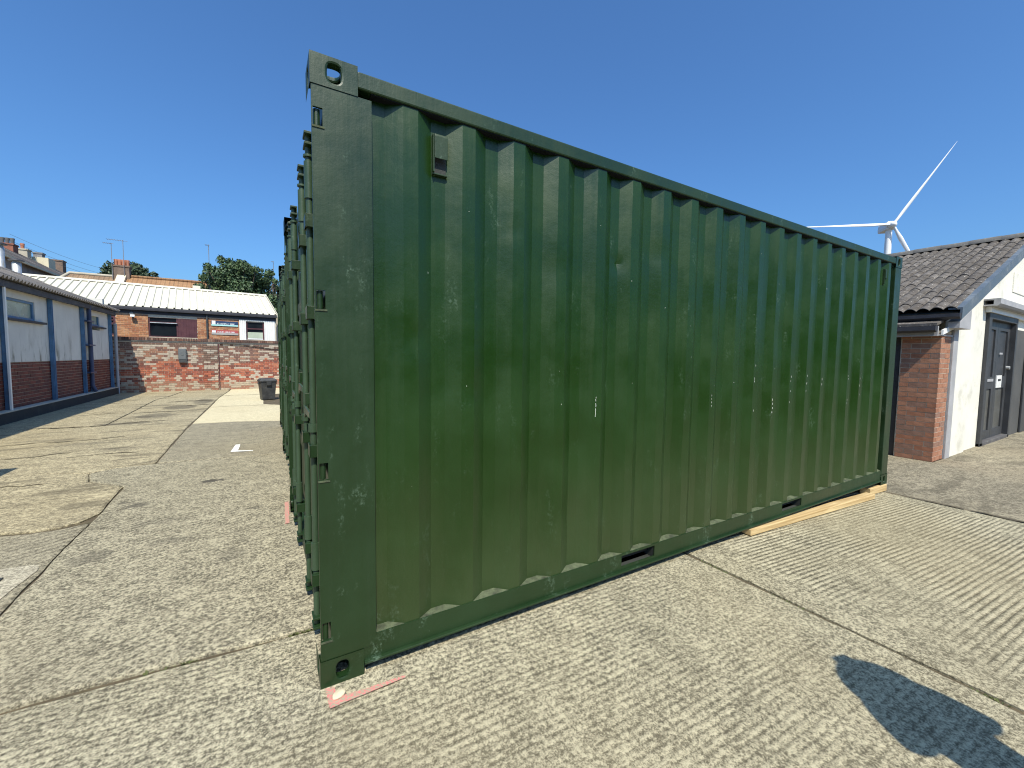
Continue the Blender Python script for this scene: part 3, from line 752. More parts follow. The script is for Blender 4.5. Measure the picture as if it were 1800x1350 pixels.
# ------------------------------------------------------------------ brickwork helper
def bricks(mb, u0, u1, z0, z1, tint, P, bond='stretcher', openings=(), bl=.215, bh=.065, j=.010, depth=.05, proud=.0, seed=1):
    """boxes in the plane given by P(u, d, z); d is outward"""
    rg = random.Random(seed); k = 0; z = z0
    while z + bh * .6 < z1:
        zt = min(z + bh, z1)
        u = u0 - ((bl + j) * .5 if bond == 'stretcher' else (bl + .1025 + 2 * j) * .5) * (k % 2) - rg.random() * .012
        i = 0
        while u < u1:
            w = bl if bond == 'stretcher' or i % 2 == 0 else .1025
            a, c = max(u, u0), min(u + w, u1)
            u += w + j; i += 1
            if c - a < .03: continue
            seg = [(a, c)]
            for (ox0, ox1, oz0, oz1) in openings:
                if zt <= oz0 or z >= oz1: continue
                ns = []
                for s0, s1 in seg:
                    if s1 <= ox0 or s0 >= ox1: ns.append((s0, s1)); continue
                    if ox0 - s0 > .02: ns.append((s0, ox0))
                    if s1 - ox1 > .02: ns.append((ox1, s1))
                seg = ns
            for s0, s1 in seg:
                mb.cur = tint((s0 + s1) / 2, (z + zt) / 2, rg)
                d = proud + rg.uniform(0, .004)
                q = [P(s0, d, z), P(s1, d, z), P(s1, d, zt), P(s0, d, zt), P(s0, d - depth, z), P(s1, d - depth, z), P(s1, d - depth, zt), P(s0, d - depth, zt)]
                mb.add(q, [(0, 1, 2, 3), (1, 5, 6, 2), (4, 0, 3, 7), (3, 2, 6, 7), (4, 5, 1, 0)])
        z += bh + j; k += 1
    mb.cur = None

# ------------------------------------------------------------------ boundary wall across the back of the yard
WA = math.atan(.116); wd = Vector((math.cos(WA), math.sin(WA))); wn_ = Vector((-wd.y, wd.x))
WO = Vector((-5.4, 17.62))
def wall_thing(name, label, cat, off=0): return thing(name, label, cat, (WO.x + wn_.x * off, WO.y + wn_.y * off, 0), WA)
wt = wall_thing('boundary_wall', 'weathered red brick wall with flaking white paint across the back of the yard', 'brick wall')
mb = MB(); mb.box(-1.0, 12, .009, .215, -.05, 1.86); mb.build('mortar_core', M['mortar'], wt)
def wtint(u, z, rg):
    n = mnoise.noise(Vector((u * .9, z * 1.7, 2.3))); n2 = mnoise.noise(Vector((u * 3.1, z * 4, 7.7)))
    edge = 1.02 + .28 * n + .10 * n2 + (.22 if 3.3 < u < 3.75 else 0) * -1 + (.12 if u > 3.8 else 0)
    r = rg.random()
    red = [(.40, .12, .065), (.34, .10, .06), (.27, .085, .055), (.44, .16, .09), (.20, .075, .055)][int(r * 4.99)]
    if 3.3 < u < 3.75 and z > 1.1: return (.19, .12, .09) if r < .7 else (.38, .33, .27)
    if z > 1.68: return (.17, .10, .075) if r < .75 else (.45, .38, .30)
    if z > edge: return (.44, .37, .29) if r < .40 else ((.20, .11, .085) if r < .80 else (.33, .17, .11))
    if z < .30 + .1 * n: return (.44, .36, .26) if r < .42 else (.34, .17, .11)
    if z < .62 and rg.random() < .25: return (.50, .40, .30)
    return red if rg.random() > .10 else (.47, .39, .31)
mb = MB(); P = lambda u, d, z: (u, -d, z)
bricks(mb, -1.0, 11.9, .0, 1.80, wtint, P, 'flemish', depth=.05)
mb.build('brick', M['brick'], wt, kind='stuff', label='courses of old red bricks, the upper ones flecked with white paint')
mb = MB(); rg = random.Random(5); u = -1.0
while u < 11.9:
    mb.cur = [(.13, .07, .055), (.16, .08, .06), (.10, .06, .05), (.24, .15, .11)][rg.randrange(4)]
    mb.box(u, u + .066, -.03 - rg.random() * .004, .225, 1.872, 1.975 + rg.random() * .005); u += .076
mb.build('coping', M['brick'], wt, kind='stuff', label='dark brick-on-edge coping along the wall top')
mb = MB(); mb.box(-1.0, 12, -.022, .22, 1.83, 1.868); mb.build('tile_creasing', M['ridge'], wt)
# pier
mb = MB(); bricks(mb, 3.26, 3.70, .0, 1.80, lambda u, z, rg: wtint(3.5, z, rg), P, 'stretcher', proud=.028, depth=.05, seed=9)
mb.build('pier_brick', M['brick'], wt, kind='stuff')
mb = MB(); mb.tube((3.74, -.025, -.02), (3.74, -.025, 1.79), .014, n=8)
co = mb.build('conduit', M['maroon'], wt)
o = thing('meter_box', 'small grey meter box on the upper half of the back wall', 'meter box', (WO.x + wd.x * 2.62 - wn_.x * .12, WO.y + wd.y * 2.62 - wn_.y * .12, 1.17), WA)
mb = MB(); mb.box(-.12, .12, 0, .105, .0, .42); q = mb.build('box_body', M['grey_plastic'], o, bevel=.01)
mb = MB(); mb.box(-.10, .10, -.012, -.0005, .02, .40); mb.box(-.03, .04, -.02, -.0125, .17, .22); mb.build('box_door', M['grey_plastic'], q, bevel=.006)
mb = MB(); mb.box(-.105, .125, -.006, .10, -.10, -.002); mb.build('cable_gland', M['iron'], o)
mb = MB(); pts = [(3.78, -.03, 1.80), (4.4, -.03, 1.79), (4.9, -.035, 1.74), (5.4, -.03, 1.66), (6.2, -.03, 1.58)]
for a, c in zip(pts, pts[1:]): mb.tube(a, c, .013, n=6)
o = mb.build('sagging_cable', M['rubber']); o.location = (WO.x, WO.y, 0); o.rotation_euler = (0, 0, WA)
tag(o, 'black cable sagging along the top right of the back wall', 'cable')

# ------------------------------------------------------------------ orange-brick workshop behind the wall
WB = 3.0
wb = wall_thing('brick_workshop', 'low orange brick workshop with white ribbed metal roof behind the back wall', 'building', WB)
bu0, bu1 = -8.0, 6.16
wins = [(-.35, .52, 2.10, 2.88), (1.50, 3.12, 2.08, 2.93), (4.93, 5.66, 2.10, 2.94)]
def otint(u, z, rg):
    r = rg.random(); return [(.45, .21, .095), (.40, .17, .08), (.50, .26, .13), (.36, .15, .075), (.47, .24, .12)][int(r * 4.99)]
mb = MB(); bricks(mb, bu0, 4.66, 1.50, 3.0, otint, P, 'stretcher', [wins[0], wins[1]], depth=.06, seed=4)
mb.build('brick', M['brick'], wb, kind='stuff', label='orange stretcher-bond facing bricks')
mb = MB()
us = [bu0, wins[0][0], wins[0][1], wins[1][0], wins[1][1], wins[2][0], wins[2][1], bu1]
mb.plate(us, [-.05, 2.09, 2.90, 3.3], {(1, 1), (3, 1), (5, 1)}, .009, .12)
mb.box(bu0, bu1, 5.4, 5.5, -.05, 3.6); mb.box(bu1 - .1, bu1, .121, 5.399, -.05, 3.25)
mb.build('wall', M['mortar'], wb)
# white corrugated cladding bay at the right
cl = MB(); prof = []
u = 4.69
zz_ = [(4.67, 4.93), (5.66, 6.14)]
for (a, c) in zz_:
    u = a
    while u < c - .03:
        w_ = min(.075, c - u); cl.box(u, u + w_ * .62, -.035, .0085, 1.6, 3.0); cl.box(u + w_ * .62 + .001, u + w_ - .001, -.012, .0085, 1.6, 3.0); u += w_
u = 4.93
while u < 5.64:
    cl.box(u, u + .046, -.035, .0085, 2.945, 3.0); cl.box(u + .047, u + .073, -.012, .0085, 2.945, 3.0); u += .0745
cl.build('cladding', M['clad'], wb, kind='stuff')
mb = MB(); u = 4.69
while u < 6.10:
    mb.box(u, u + .05, -.05, -.036, 3.001, 3.16); u += .0745
mb.box(4.67, 6.14, -.0355, .0085, 3.001, 3.16)
mb.build('cladding_flashing', M['fascia'], wb)
def window(parent, u0, u1, z0, z1, frame, t=.05, transom=None, mull=(), d=.035, pane=None, split=None):
    f = MB()
    f.box(u0, u0 + t, d, d + .06, z0, z1); f.box(u1 - t, u1, d, d + .06, z0, z1)
    f.box(u0 + t, u1 - t, d, d + .06, z0, z0 + t); f.box(u0 + t, u1 - t, d, d + .06, z1 - t, z1)
    if transom: f.box(u0 + t, u1 - t, d + .002, d + .058, transom - t * .5, transom + t * .5)
    for q in mull: f.box(q - t / 2, q + t / 2, d + .004, d + .056, z0 + t, z1 - t)
    fo = f.build('window', frame, parent)
    p = MB(); p.box(u0 + t * .9, u1 - t * .9, d + .035, d + .043, z0 + t * .9, z1 - t * .9)
    p.build('pane', pane or M['glass'], fo)
    return fo
f1 = window(wb, *wins[0], M['maroon'], .07, 2.58)
mb = MB(); mb.box(-.28, .45, .02, .034, 2.69, 2.74); mb.box(-.28, .45, .02, .034, 2.53, 2.61); mb.build('vent_panel', M['maroon'], f1)
f2 = window(wb, wins[1][0], 2.46, 2.08, 2.93, M['maroon'], .05, 2.70)
mb = MB(); mb.box(1.55, 2.44, -.02, .03, 2.665, 2.695); mb.build('opening_sash', M['galv'], f2)
sh = MB(); u = 2.47
while u < 3.10:
    sh.box(u, min(u + .088, 3.12), .02, .05, 2.09, 2.90); u += .092
sh.box(2.465, 3.12, .0505, .07, 2.085, 2.905)
sh.build('shutter', M['maroon'], wb)
f3 = window(wb, *wins[2], M['maroon'], .055, 2.60, (), .03)
mb = MB(); mb.box(4.99, 5.60, .02, .029, 2.16, 2.44); mb.build('blind', M['blind'], f3)
mb = MB(); mb.box(4.985, 5.605, .018, .0295, 2.105, 2.155); mb.build('sill_board', M['whiteupvc'], f3)
# gutter, downpipe
mb = MB(); mb.prism([(-.16, 3.15), (-.02, 3.15), (-.02, 3.27), (-.16, 3.29), (-.165, 3.22)], bu0, bu1 + .02, 'x'); mb.box(bu0, bu1, -.019, .0085, 3.02, 3.28); mb.build('gutter', M['fascia'], wb)
mb = MB(); mb.tube((3.47, -.055, 1.4), (3.47, -.055, 3.15), .035, n=10)
for z in (2.0, 2.8): mb.tube((3.47, -.055, z), (3.47, -.055, z + .03), .042, n=10)
mb.build('downpipe', M['iron'], wb)
# roof of ribbed panels
rs = math.atan2(1.32, 3.75)
nrow = 14
def ribpanel(w, ln):
    mb = MB(); k = 4
    xs_ = []
    for i in range(k):
        o_ = i * w / k
        xs_ += [(o_, .0), (o_ + .15, 0), (o_ + .16, .055), (o_ + .21, .055), (o_ + .22, 0)]
    xs_ = [q for q in xs_ if q[0] < w - .001] + [(w, 0)]
    vs = [(x, y, z) for y in (0, ln) for x, z in xs_] + [(x, y, z - .012) for y in (0, ln) for x, z in xs_]
    n = len(xs_)
    fs = [(i, i + 1, n + i + 1, n + i) for i in range(n - 1)] + [(2 * n + i + 1, 2 * n + i, 3 * n + i, 3 * n + i + 1) for i in range(n - 1)]
    fs += [(i + 1, i, 2 * n + i, 2 * n + i + 1) for i in range(n - 1)]
    mb.add(vs, fs); return mb
pm = ribpanel(.998, 3.98)
first = None
for i in range(14):
    if first is None:
        first = pm.build('roof_panel', M['white_metal'], wb); q = first
    else:
        q = link('roof_panel', first.data, wb)
    q.location = (bu1 - (i + 1) * 1.0 + .02, -.14, 3.29); q.rotation_euler = (rs, 0, 0)
zr = 3.29 + 3.98 * math.sin(rs); yr = -.14 + 3.98 * math.cos(rs)
mb = MB(); mb.prism([(yr - .22, zr - .04), (yr - .22, zr - .015), (yr, zr + .075), (yr + .22, zr - .01), (yr + .22, zr - .04), (yr, zr + .04)], bu0, bu1 + .03, 'x'); mb.build('ridge_cap', M['white_metal'], wb)
mb = MB(); mb.add([(bu0, yr, zr - .02), (bu1, yr, zr - .02), (bu1, 5.6, 3.55), (bu0, 5.6, 3.55)], [(0, 1, 2, 3)]); mb.build('back_roof', M['white_metal'], wb)
mb = MB(); mb.add([(bu1 - .001, -.02, 3.25), (bu1 - .001, 5.45, 3.25), (bu1 - .001, 5.45, 3.55), (bu1 - .001, yr, zr - .03), (bu1 - .001, -.02, 3.30)], [(0, 1, 2, 3, 4)]); mb.build('gable_end', M['clad'], wb)
mb = MB(); mb.prism([(-.17, 3.20), (-.17, 3.36), (yr, zr + .10), (yr, zr - .06)], bu1 + .021, bu1 + .045, 'x'); mb.build('verge_trim', M['white_metal'], wb)
mb = MB(); mb.box(3.02, 3.33, yr - .1, yr + .15, zr - .02, zr + .20); mb.build('roof_vent', M['white_metal'], wb)
# wall light and the two signs
def on_b(u, d, z): p = WO + wn_ * (WB - d) + wd * u; return (p.x, p.y, z)
o = thing('security_light', 'small white security light under the workshop gutter', 'light', on_b(1.0, .0, 2.86), WA)
mb = MB(); mb.box(-.06, .06, -.06, .0, .10, .20); mb.tube((0, -.06, .13), (.03, -.12, .08), .015, n=6); mb.build('bracket', M['grey_plastic'], o)
mb = MB(); mb.box(-.03, .11, -.19, -.08, .0, .09); mb.build('lamp_head', M['whiteupvc'], o, bevel=.01)
mb = MB(); mb.tube((.05, -.13, -.06), (.05, -.13, -.002), .03, n=10); mb.build('sensor', M['bin'], o)
def sign(label, z, top, bot, words, h1, h0):
    o = thing('sign', label, 'sign', on_b(3.62, .012, z), WA, 'signs fixed to the workshop wall')
    mb = MB(); mb.box(0, 1.0, -.014, 0, 0, .215); pl = mb.build('sign_board', top, o)
    mb = MB(); mb.box(.0, 1.0, -.0175, -.0145, 0, h0); mb.build('stripe', bot, pl)
    mb = MB(); mb.box(.02, .155, -.0215, -.0185, h0 + .004, .19 * h1 + .03); mb.build('emblem', M['sign_white'], pl)
    lt = MB(); rg = random.Random(int(z * 100))
    u = .21
    for n in words:
        for k in range(n):
            w_ = .034; zz0 = h0 + .012
            st = rg.randrange(3)
            lt.box(u, u + .009, -.0215, -.018, zz0, zz0 + .055)
            if st != 1: lt.box(u + .0095, u + .026, -.0215, -.018, zz0 + .046, zz0 + .055)
            if st != 2: lt.box(u + .0095, u + .026, -.0215, -.018, zz0, zz0 + .009)
            if st == 0: lt.box(u + .0175, u + .026, -.0215, -.018, zz0 + .0095, zz0 + .0455)
            u += w_
        u += .028
    lt.build('lettering', M['sign_white'], pl)
sign('navy sign with white lettering over a cyan stripe on workshop wall', 2.665, M['sign_blue'], M['sign_cyan'], (3, 8, 1, 5), 1, .058)
sign('red sign with white lettering over a grey stripe on workshop wall', 2.27, M['sign_red'], M['sign_grey'], (8, 5, 5), .8, .085)
# flues on the workshop roof
for (px, py, zt, rr, lab) in ((-8.30, 22.0, 4.95, .125, 'stout silver flue pipe with dark cowl behind the cement-sheet roof'), (-8.72, 22.0, 5.52, .12, 'taller grey flue pipe with flat cowl at the left edge')):
    o = thing('flue_pipe', lab, 'flue', (px, py, 3.4), 0, 'flue pipes on the workshop roof')
    mb = MB(); mb.lathe([(rr, 0), (rr, zt - 3.4 - .12), (rr * .8, zt - 3.4 - .11), (rr * .8, zt - 3.4 - .05)], n=18); mb.build('pipe', M['galv'], o)
    mb = MB(); mb.lathe([(rr * 1.7, zt - 3.4 - .06), (rr * 1.75, zt - 3.4 - .02), (rr * .5, zt - 3.4 + .04), (.01, zt - 3.4 + .05)], n=18); mb.build('cowl', M['fascia'], o)

# bin by the wall
o = thing('dustbin', 'black plastic dustbin with lid standing on pale concrete by the containers', 'bin', (-.10, 13.35, 0), R(12)); o.scale = (.86, .86, 1)
mb = MB(); s = .265; t = .315
def sq(h, k, r=.05): return [(-k, -k * .92, h), (k, -k * .92, h), (k, k * .92, h), (-k, k * .92, h)]
vs = sq(.0, .20) + sq(.55, .25) + sq(.545, .23) + sq(.02, .185)
mb.add(vs, [(3, 2, 1, 0), (0, 1, 5, 4), (1, 2, 6, 5), (2, 3, 7, 6), (3, 0, 4, 7), (4, 5, 9, 8), (5, 6, 10, 9), (6, 7, 11, 10), (7, 4, 8, 11), (8, 9, 13, 12), (9, 10, 14, 13), (10, 11, 15, 14), (11, 8, 12, 15), (12, 13, 14, 15)])
bb = mb.build('bin_body', M['bin'], o, bevel=.02)
mb = MB(); vs = sq(.552, .272) + sq(.60, .276) + sq(.66, .22)
mb.add(vs, [(3, 2, 1, 0), (0, 1, 5, 4), (1, 2, 6, 5), (2, 3, 7, 6), (3, 0, 4, 7), (4, 5, 9, 8), (5, 6, 10, 9), (6, 7, 11, 10), (7, 4, 8, 11), (8, 9, 10, 11)])
ld = mb.build('bin_lid', M['bin'], o, bevel=.015)
mb = MB(); mb.box(-.08, .08, -.285, -.256, .45, .60); mb.build('lid_latch', M['bin'], ld, bevel=.008)
mb = MB(); mb.box(-.30, -.255, -.06, .06, .48, .545); mb.box(.255, .30, -.06, .06, .48, .545); mb.build('side_handle', M['bin'], bb, bevel=.006)
o = thing('rubble_block', 'small dark stone block beside the black dustbin', 'block', (.30, 13.45, 0), R(30))
mb = MB(); mb.box(-.07, .07, -.06, .06, 0, .12); mb.build('block', M['iron'], o, bevel=.02)

# ------------------------------------------------------------------ long low building on the left
LX = -4.65
lb = thing('long_workshop', 'long low white rendered building with blue posts and cement-sheet roof at left', 'building', (LX, 0, 0))
LY0, LY1 = 1.5, 17.45
zw0, zd, zt = .24, 1.19, 2.82
lw = [(10.66, 11.98, 2.10, 2.53), (15.38, 16.35, 2.22, 2.60), (6.0, 7.4, 2.10, 2.53)]
mb = MB()
mb.plate([LY0, 6.0, 7.4, 10.66, 11.98, 15.38, 16.35, LY1], [zd, 2.10, 2.53, zt], {(1, 1), (3, 1), (5, 1)}, -.12, .0, axis='x')
mb.box(-4.2, -.121, LY0, LY0 + .2, 0, 3.5); mb.box(-4.2, -.121, LY1 - .2, LY1 - .01, 0, 3.2)
mb.build('rendered_wall', M['render'], lb)
def dtint(u, z, rg): return [(.20, .065, .045), (.24, .075, .05), (.17, .06, .045), (.15, .055, .045)][int(rg.random() * 3.99)]
mb = MB(); bricks(mb, LY0, LY1, zw0, zd - .01, dtint, lambda u, d, z: (d - .006, u, z), 'stretcher', depth=.05, seed=12); mb.build('brick', M['brick'], lb, kind='stuff', label='dark red brick dado below the render')
mb = MB(); mb.box(-.13, -.014, LY0, LY1, .1, zd - .001); mb.build('dado_core', M['mortar'], lb)
mb = MB(); mb.box(-.15, .16, LY0, LY1, -.04, zw0 - .03); pl = mb.build('plinth', M['plinth'], lb)
mb = MB(); mb.box(.0, .165, LY0, LY1, zw0 - .0295, zw0); mb.build('plinth_capping', M['plinth_top'], lb, bevel=.008)
for y, w_, z0 in ((10.50, .10, zw0 - .22), (12.66, .085, zw0), (14.72, .075, zw0), (15.28, .06, zw0), (17.22, .075, zw0), (8.3, .10, zw0), (5.6, .10, zw0)):
    mb = MB(); mb.box(.005, .055, y - w_ / 2, y + w_ / 2, z0, zt); mb.box(.0555, .08, y - w_ / 2, y - w_ / 2 + .016, z0, zt)
    mb.box(.0555, .08, y + w_ / 2 - .016, y + w_ / 2, z0, zt)
    mb.build('post', M['blue'], lb, bevel=.004)
mb = MB(); mb.tube((.10, 15.08, .42), (.10, 15.08, zt - .05), .05, n=12); mb.tube((.10, 15.08, .42), (.16, 15.12, .25), .05, n=12)
for z in (.8, 1.6, 2.3): mb.box(.0, .16, 14.78, 15.26, z, z + .04)
mb.build('downpipe', M['navy'], lb, label='dark navy downpipe with broken foot')
mb = MB(); mb.tube((.14, 17.38, .0), (.14, 17.38, 2.4), .045, n=12); mb.build('downpipe', M['lightgrey'], lb, label='pale grey pipe at the far corner')
mb = MB(); mb.box(.10, .13, 10.36, 10.41, zw0, zt - .1); mb.build('conduit', M['whiteupvc'], lb)
for (y0, y1, z0, z1) in lw:
    f = MB(); t = .055
    f.box(-.09, -.02, y0, y0 + t, z0, z1); f.box(-.09, -.02, y1 - t, y1, z0, z1); f.box(-.09, -.02, y0 + t, y1 - t, z0, z0 + t); f.box(-.09, -.02, y0 + t, y1 - t, z1 - t, z1)
    fo = f.build('window', M['blue'], lb)
    p = MB(); p.box(-.06, -.05, y0 + t * .9, y1 - t * .9, z0 + t * .9, z1 - t * .9); p.build('pane', M['pale_glass'], fo)
    q = MB(); q.box(-.018, .075, y0 - .06, y1 + .38, z0 - .05, z0 - .001); q.build('sill', M['fascia'], fo, bevel=.006)
mb = MB(); mb.box(.06, .14, LY0, LY1 + .05, zt - .14, zt - .015); mb.build('fascia_board', M['fascia'], lb)
mb = MB(); mb.box(-.12, .0595, LY0, LY1 + .02, zt - .005, zt + .02); mb.build('soffit', M['fascia'], lb)
# corrugated cement sheets, two rows up the slope
pr = math.atan(.42)
def corr_sheet(w, ln):
    mb = MB(); n = int(w / .146) * 8; pts = [(i * w / n, .032 * math.cos(2 * math.pi * (i * w / n) / .146)) for i in range(n + 1)]
    k = len(pts)
    vs = [(-x, y, z) for x in (0, ln) for y, z in pts] + [(-x, y, z - .012) for x in (0, ln) for y, z in pts]
    fs = [(i, i + 1, k + i + 1, k + i) for i in range(k - 1)] + [(2 * k + i + 1, 2 * k + i, 3 * k + i, 3 * k + i + 1) for i in range(k - 1)] + [(i + 1, i, 2 * k + i, 2 * k + i + 1) for i in range(k - 1)]
    mb.add(vs, fs, True); return mb
sm = corr_sheet(1.022, 2.15).build('roof_sheet', M['asbestos'], lb); sheets = [sm]
first = True
for row in range(2):
    for i in range(16):
        if first: q = sm; first = False
        else: q = link('roof_sheet', sm.data, lb)
        q.location = (.235 - row * 1.95 * math.cos(pr), LY1 + .12 - (i + 1) * 1.012, zt + .035 + row * (1.95 * math.sin(pr) + .016) + random.uniform(-.004, .004)); q.rotation_euler = (0, pr, 0)
mb = MB(); xr, zrr = .235 - 4.05 * math.cos(pr), zt + .03 + 4.05 * math.sin(pr)
mb.tube((xr, LY0, zrr), (xr, LY1 + .1, zrr), .12, n=10); mb.build('ridge', M['asbestos'], lb)
mb = MB(); mb.add([(xr, LY0, zrr - .02), (xr, LY1 + .1, zrr - .02), (xr - 3.8, LY1 + .1, zrr - 1.6), (xr - 3.8, LY0, zrr - 1.6)], [(0, 1, 2, 3)]); mb.build('back_roof', M['asbestos'], lb)
mb = MB(); mb.add([(.1, LY1 - .008, zt), (xr, LY1 - .008, zrr - .06), (xr - 3.7, LY1 - .008, zrr - 1.6), (xr - 3.7, LY1 - .008, 0), (-.12, LY1 - .008, 0), (-.12, LY1 - .008, zt - .03)], [(0, 1, 2, 3, 4, 5)]); mb.build('gable_wall', M['render'], lb)

# shed out of frame at the left whose corner throws the small shadow on the yard
o = thing('unseen_shed', 'unseen small shed out of frame at the left, throwing the small shadow on the yard', 'shed', (-4.25, 2.75, 0))
mb = MB(); mb.box(-.9, .9, -.95, .95, -.02, 2.28); mb.build('unseen_shed_wall', M['house_wall'], o)
mb = MB(); mb.box(-1.0, 1.0, -1.05, 1.05, 2.285, 2.40); mb.build('unseen_shed_roof', M['fascia'], o, bevel=.01)
mb = MB(); mb.box(.901, .94, -.4, .4, 0, 2.0); mb.build('unseen_shed_door', M['blue'], o)

# ------------------------------------------------------------------ white gabled building on the right
RZ = -.09
rb = thing('gabled_building', 'white gabled building with grey tiled roof and brick corner beside the container', 'building', (0, 0, RZ))
GY = .20; EX, RX = 8.60, 13.10; EZ, RZZ = 2.16 - RZ, 3.90 - RZ
sl = math.atan2(RZZ - EZ, RX - EX)
def verge_z(x): return EZ + (x - EX) * (RZZ - EZ) / (RX - EX)
mb = MB()
mb.add([(9.25, GY, -.02), (10.0, GY, -.02), (10.0, GY, verge_z(10.0) - .10), (9.25, GY, verge_z(9.25) - .10)], [(0, 1, 2, 3)])
mb.box(9.25, 9.995, GY + .001, GY + .2, -.02, 2.2)
mb.build('pilaster', M['gable'], rb)
mb = MB()
y1_ = GY + .03
mb.add([(10.0, y1_, -.02), (10.85, y1_, -.02), (10.85, y1_, 2.45), (10.0, y1_, 2.45)], [(0, 1, 2, 3)])
mb.add([(10.0, y1_, 2.45), (15.6, y1_, 2.45), (RX + (RX - 10.0), y1_, verge_z(10.0) - .1), (RX, y1_, RZZ - .1), (10.0, y1_, verge_z(10.0) - .1)], [(0, 1, 2, 3, 4)])
mb.add([(13.0, y1_, -.02), (17.4, y1_, -.02), (17.4, y1_, 2.1), (15.6, y1_, 2.45), (13.0, y1_, 2.45)], [(0, 1, 2, 3, 4)])
mb.add([(10.85, y1_, -.02), (10.85, y1_ + .10, -.02), (10.85, y1_ + .10, 2.45), (10.85, y1_, 2.45)], [(0, 1, 2, 3)])
mb.build('gable_wall', M['gable'], rb)
mb = MB(); mb.box(12.5, 15.0, y1_ - .02, y1_ - .001, 3.0, 3.9) if False else mb.box(12.55, 14.2, y1_ - .012, y1_ - .001, 2.92, 3.3); mb.build('gable_panel', M['gable'], rb)
mb = MB(); mb.box(8.98, 9.20, GY - .012, GY + .10, -.02, 2.02); mb.build('corner_board', M['lightgrey'], rb, bevel=.006)
mb = MB(); mb.box(9.0, 9.245, GY + .101, 6.2, -.02, 2.2); mb.build('side_wall', M['gable'], rb)
# door set
mb = MB(); dx0, dx1, dy = 10.86, 12.98, y1_ + .05
mb.box(dx0, dx0 + .17, dy - .10, dy + .06, .0, 2.42); mb.box(dx1 - .10, dx1, dy - .10, dy + .06, .0, 2.42); mb.box(dx0 + .171, dx1 - .101, dy - .10, dy + .06, 2.30, 2.42)
fr = mb.build('door_frame', M['door'], rb, bevel=.005)
for (a, c) in ((dx0 + .175, 11.94), (11.95, dx1 - .105)):
    mb = MB(); s = .16
    mb.plate([a, a + s, c - s, c], [.06, .22, 1.02, 1.25, 2.14, 2.295], {(1, 1), (1, 3)}, dy - .02, dy + .03)
    d = mb.build('door_leaf', M['door'], rb, bevel=.004)
    mb = MB(); mb.box(a + s - .01, c - s + .01, dy + .004, dy + .014, .21, 1.03); mb.build('lower_panel', M['door_panel'], d)
    mb = MB(); mb.box(a + s - .01, c - s + .01, dy + .004, dy + .014, 1.24, 2.15); mb.build('upper_panel', M['door'], d)
    if a < 11.5:
        mb = MB(); mb.box(a + .2, c - .12, dy - .032, dy - .0205, 1.16, 1.21); mb.build('letter_plate', M['lightgrey'], d)
    else:
        mb = MB(); mb.box(a + .10, a + .48, dy - .034, dy - .0205, 1.03, 1.27); pl = mb.build('notice', M['whiteupvc'], d)
        mb = MB(); mb.box(a + .20, a + .40, dy - .038, dy - .0345, 1.16, 1.20); mb.build('notice_slot', M['bin'], d)
        mb = MB(); mb.tube((c - .08, dy - .021, 1.42), (c - .08, dy - .07, 1.42), .035, n=12); mb.build('door_knob', M['galv'], d)
        mb = MB(); mb.box(a + .18, a + .40, dy - .032, dy - .0205, 1.68, 1.715); mb.build('small_plate', M['lightgrey'], d)
mb = MB(); mb.box(dx0, dx1, y1_ - .05, dy + .08, -.04, .058); mb.build('door_step', M['slab_step'], rb, bevel=.01)
mb = MB(); mb.box(13.0, 16.8, y1_ - .012, y1_ - .001, -.02, 2.2); mb.build('painted_dado', M['char_wall'], rb)
mb = MB(); mb.box(14.0, 15.2, y1_ - .05, y1_ - .013, .0, 1.9); mb.build('side_door', M['door'], rb, bevel=.01)
# gutter and white board over the door
mb = MB()
gpts = [(10.25, 2.60), (16.2, 2.46)]
ang = math.atan2(gpts[1][1] - gpts[0][1], gpts[1][0] - gpts[0][0])
Mx = Matrix.Translation((10.40, y1_, 2.45)) @ Matrix.Rotation(.0, 4, 'Y')
Mx = Matrix.Translation((10.62, y1_, 2.50))
mb.box(0, 6.0, -.20, -.002, .095, .12, Mx); mb.prism([(-.20, .03), (-.17, -.005), (-.12, .0), (-.12, .0945), (-.20, .0945)], 0, 6.0, 'x', Mx); mb.box(0, 6.0, -.1195, -.002, .0, .02, Mx)
ho = mb.build('door_hood', M['lightgrey'], rb)
mb = MB(); mb.box(.16, 6.0, -.075, -.003, -.095, -.003, Mx); mb.build('hood_board', M['whiteupvc'], ho)
# verge trim and soffit end
mb = MB()
def vp(x, dz): return (x, verge_z(x) + dz)
mb.prism([vp(EX - .05, -.09), vp(RX, -.09), vp(RX, .055), vp(EX - .05, .055)], GY - .17, GY - .145, 'y')
mb.prism([vp(EX - .05, .056), vp(RX, .056), vp(RX, .085), vp(EX - .05, .085)], GY - .172, GY - .02, 'y')
mb.prism([vp(EX + .3, -.09), vp(RX, -.09), vp(RX, -.075), vp(EX + .3, -.075)], GY - .144, GY - .002, 'y')
mb.build('verge_trim', M['verge'], rb)
mb = MB(); mb.prism([(8.62, 2.02), (9.16, 2.02), (9.16, verge_z(9.16) - .14), (8.62, verge_z(8.62) - .14)], GY - .14, GY - .01, 'y'); mb.build('eaves_box', M['lightgrey'], rb, bevel=.004)
# gutter along the eave
mb = MB(); mb.prism([(EX - .12, EZ - .02), (EX - .02, EZ - .02), (EX - .02, EZ - .09), (EX - .08, EZ - .105), (EX - .12, EZ - .07)], GY - .16, 6.2, 'y'); mb.build('gutter', M['fascia'], rb)
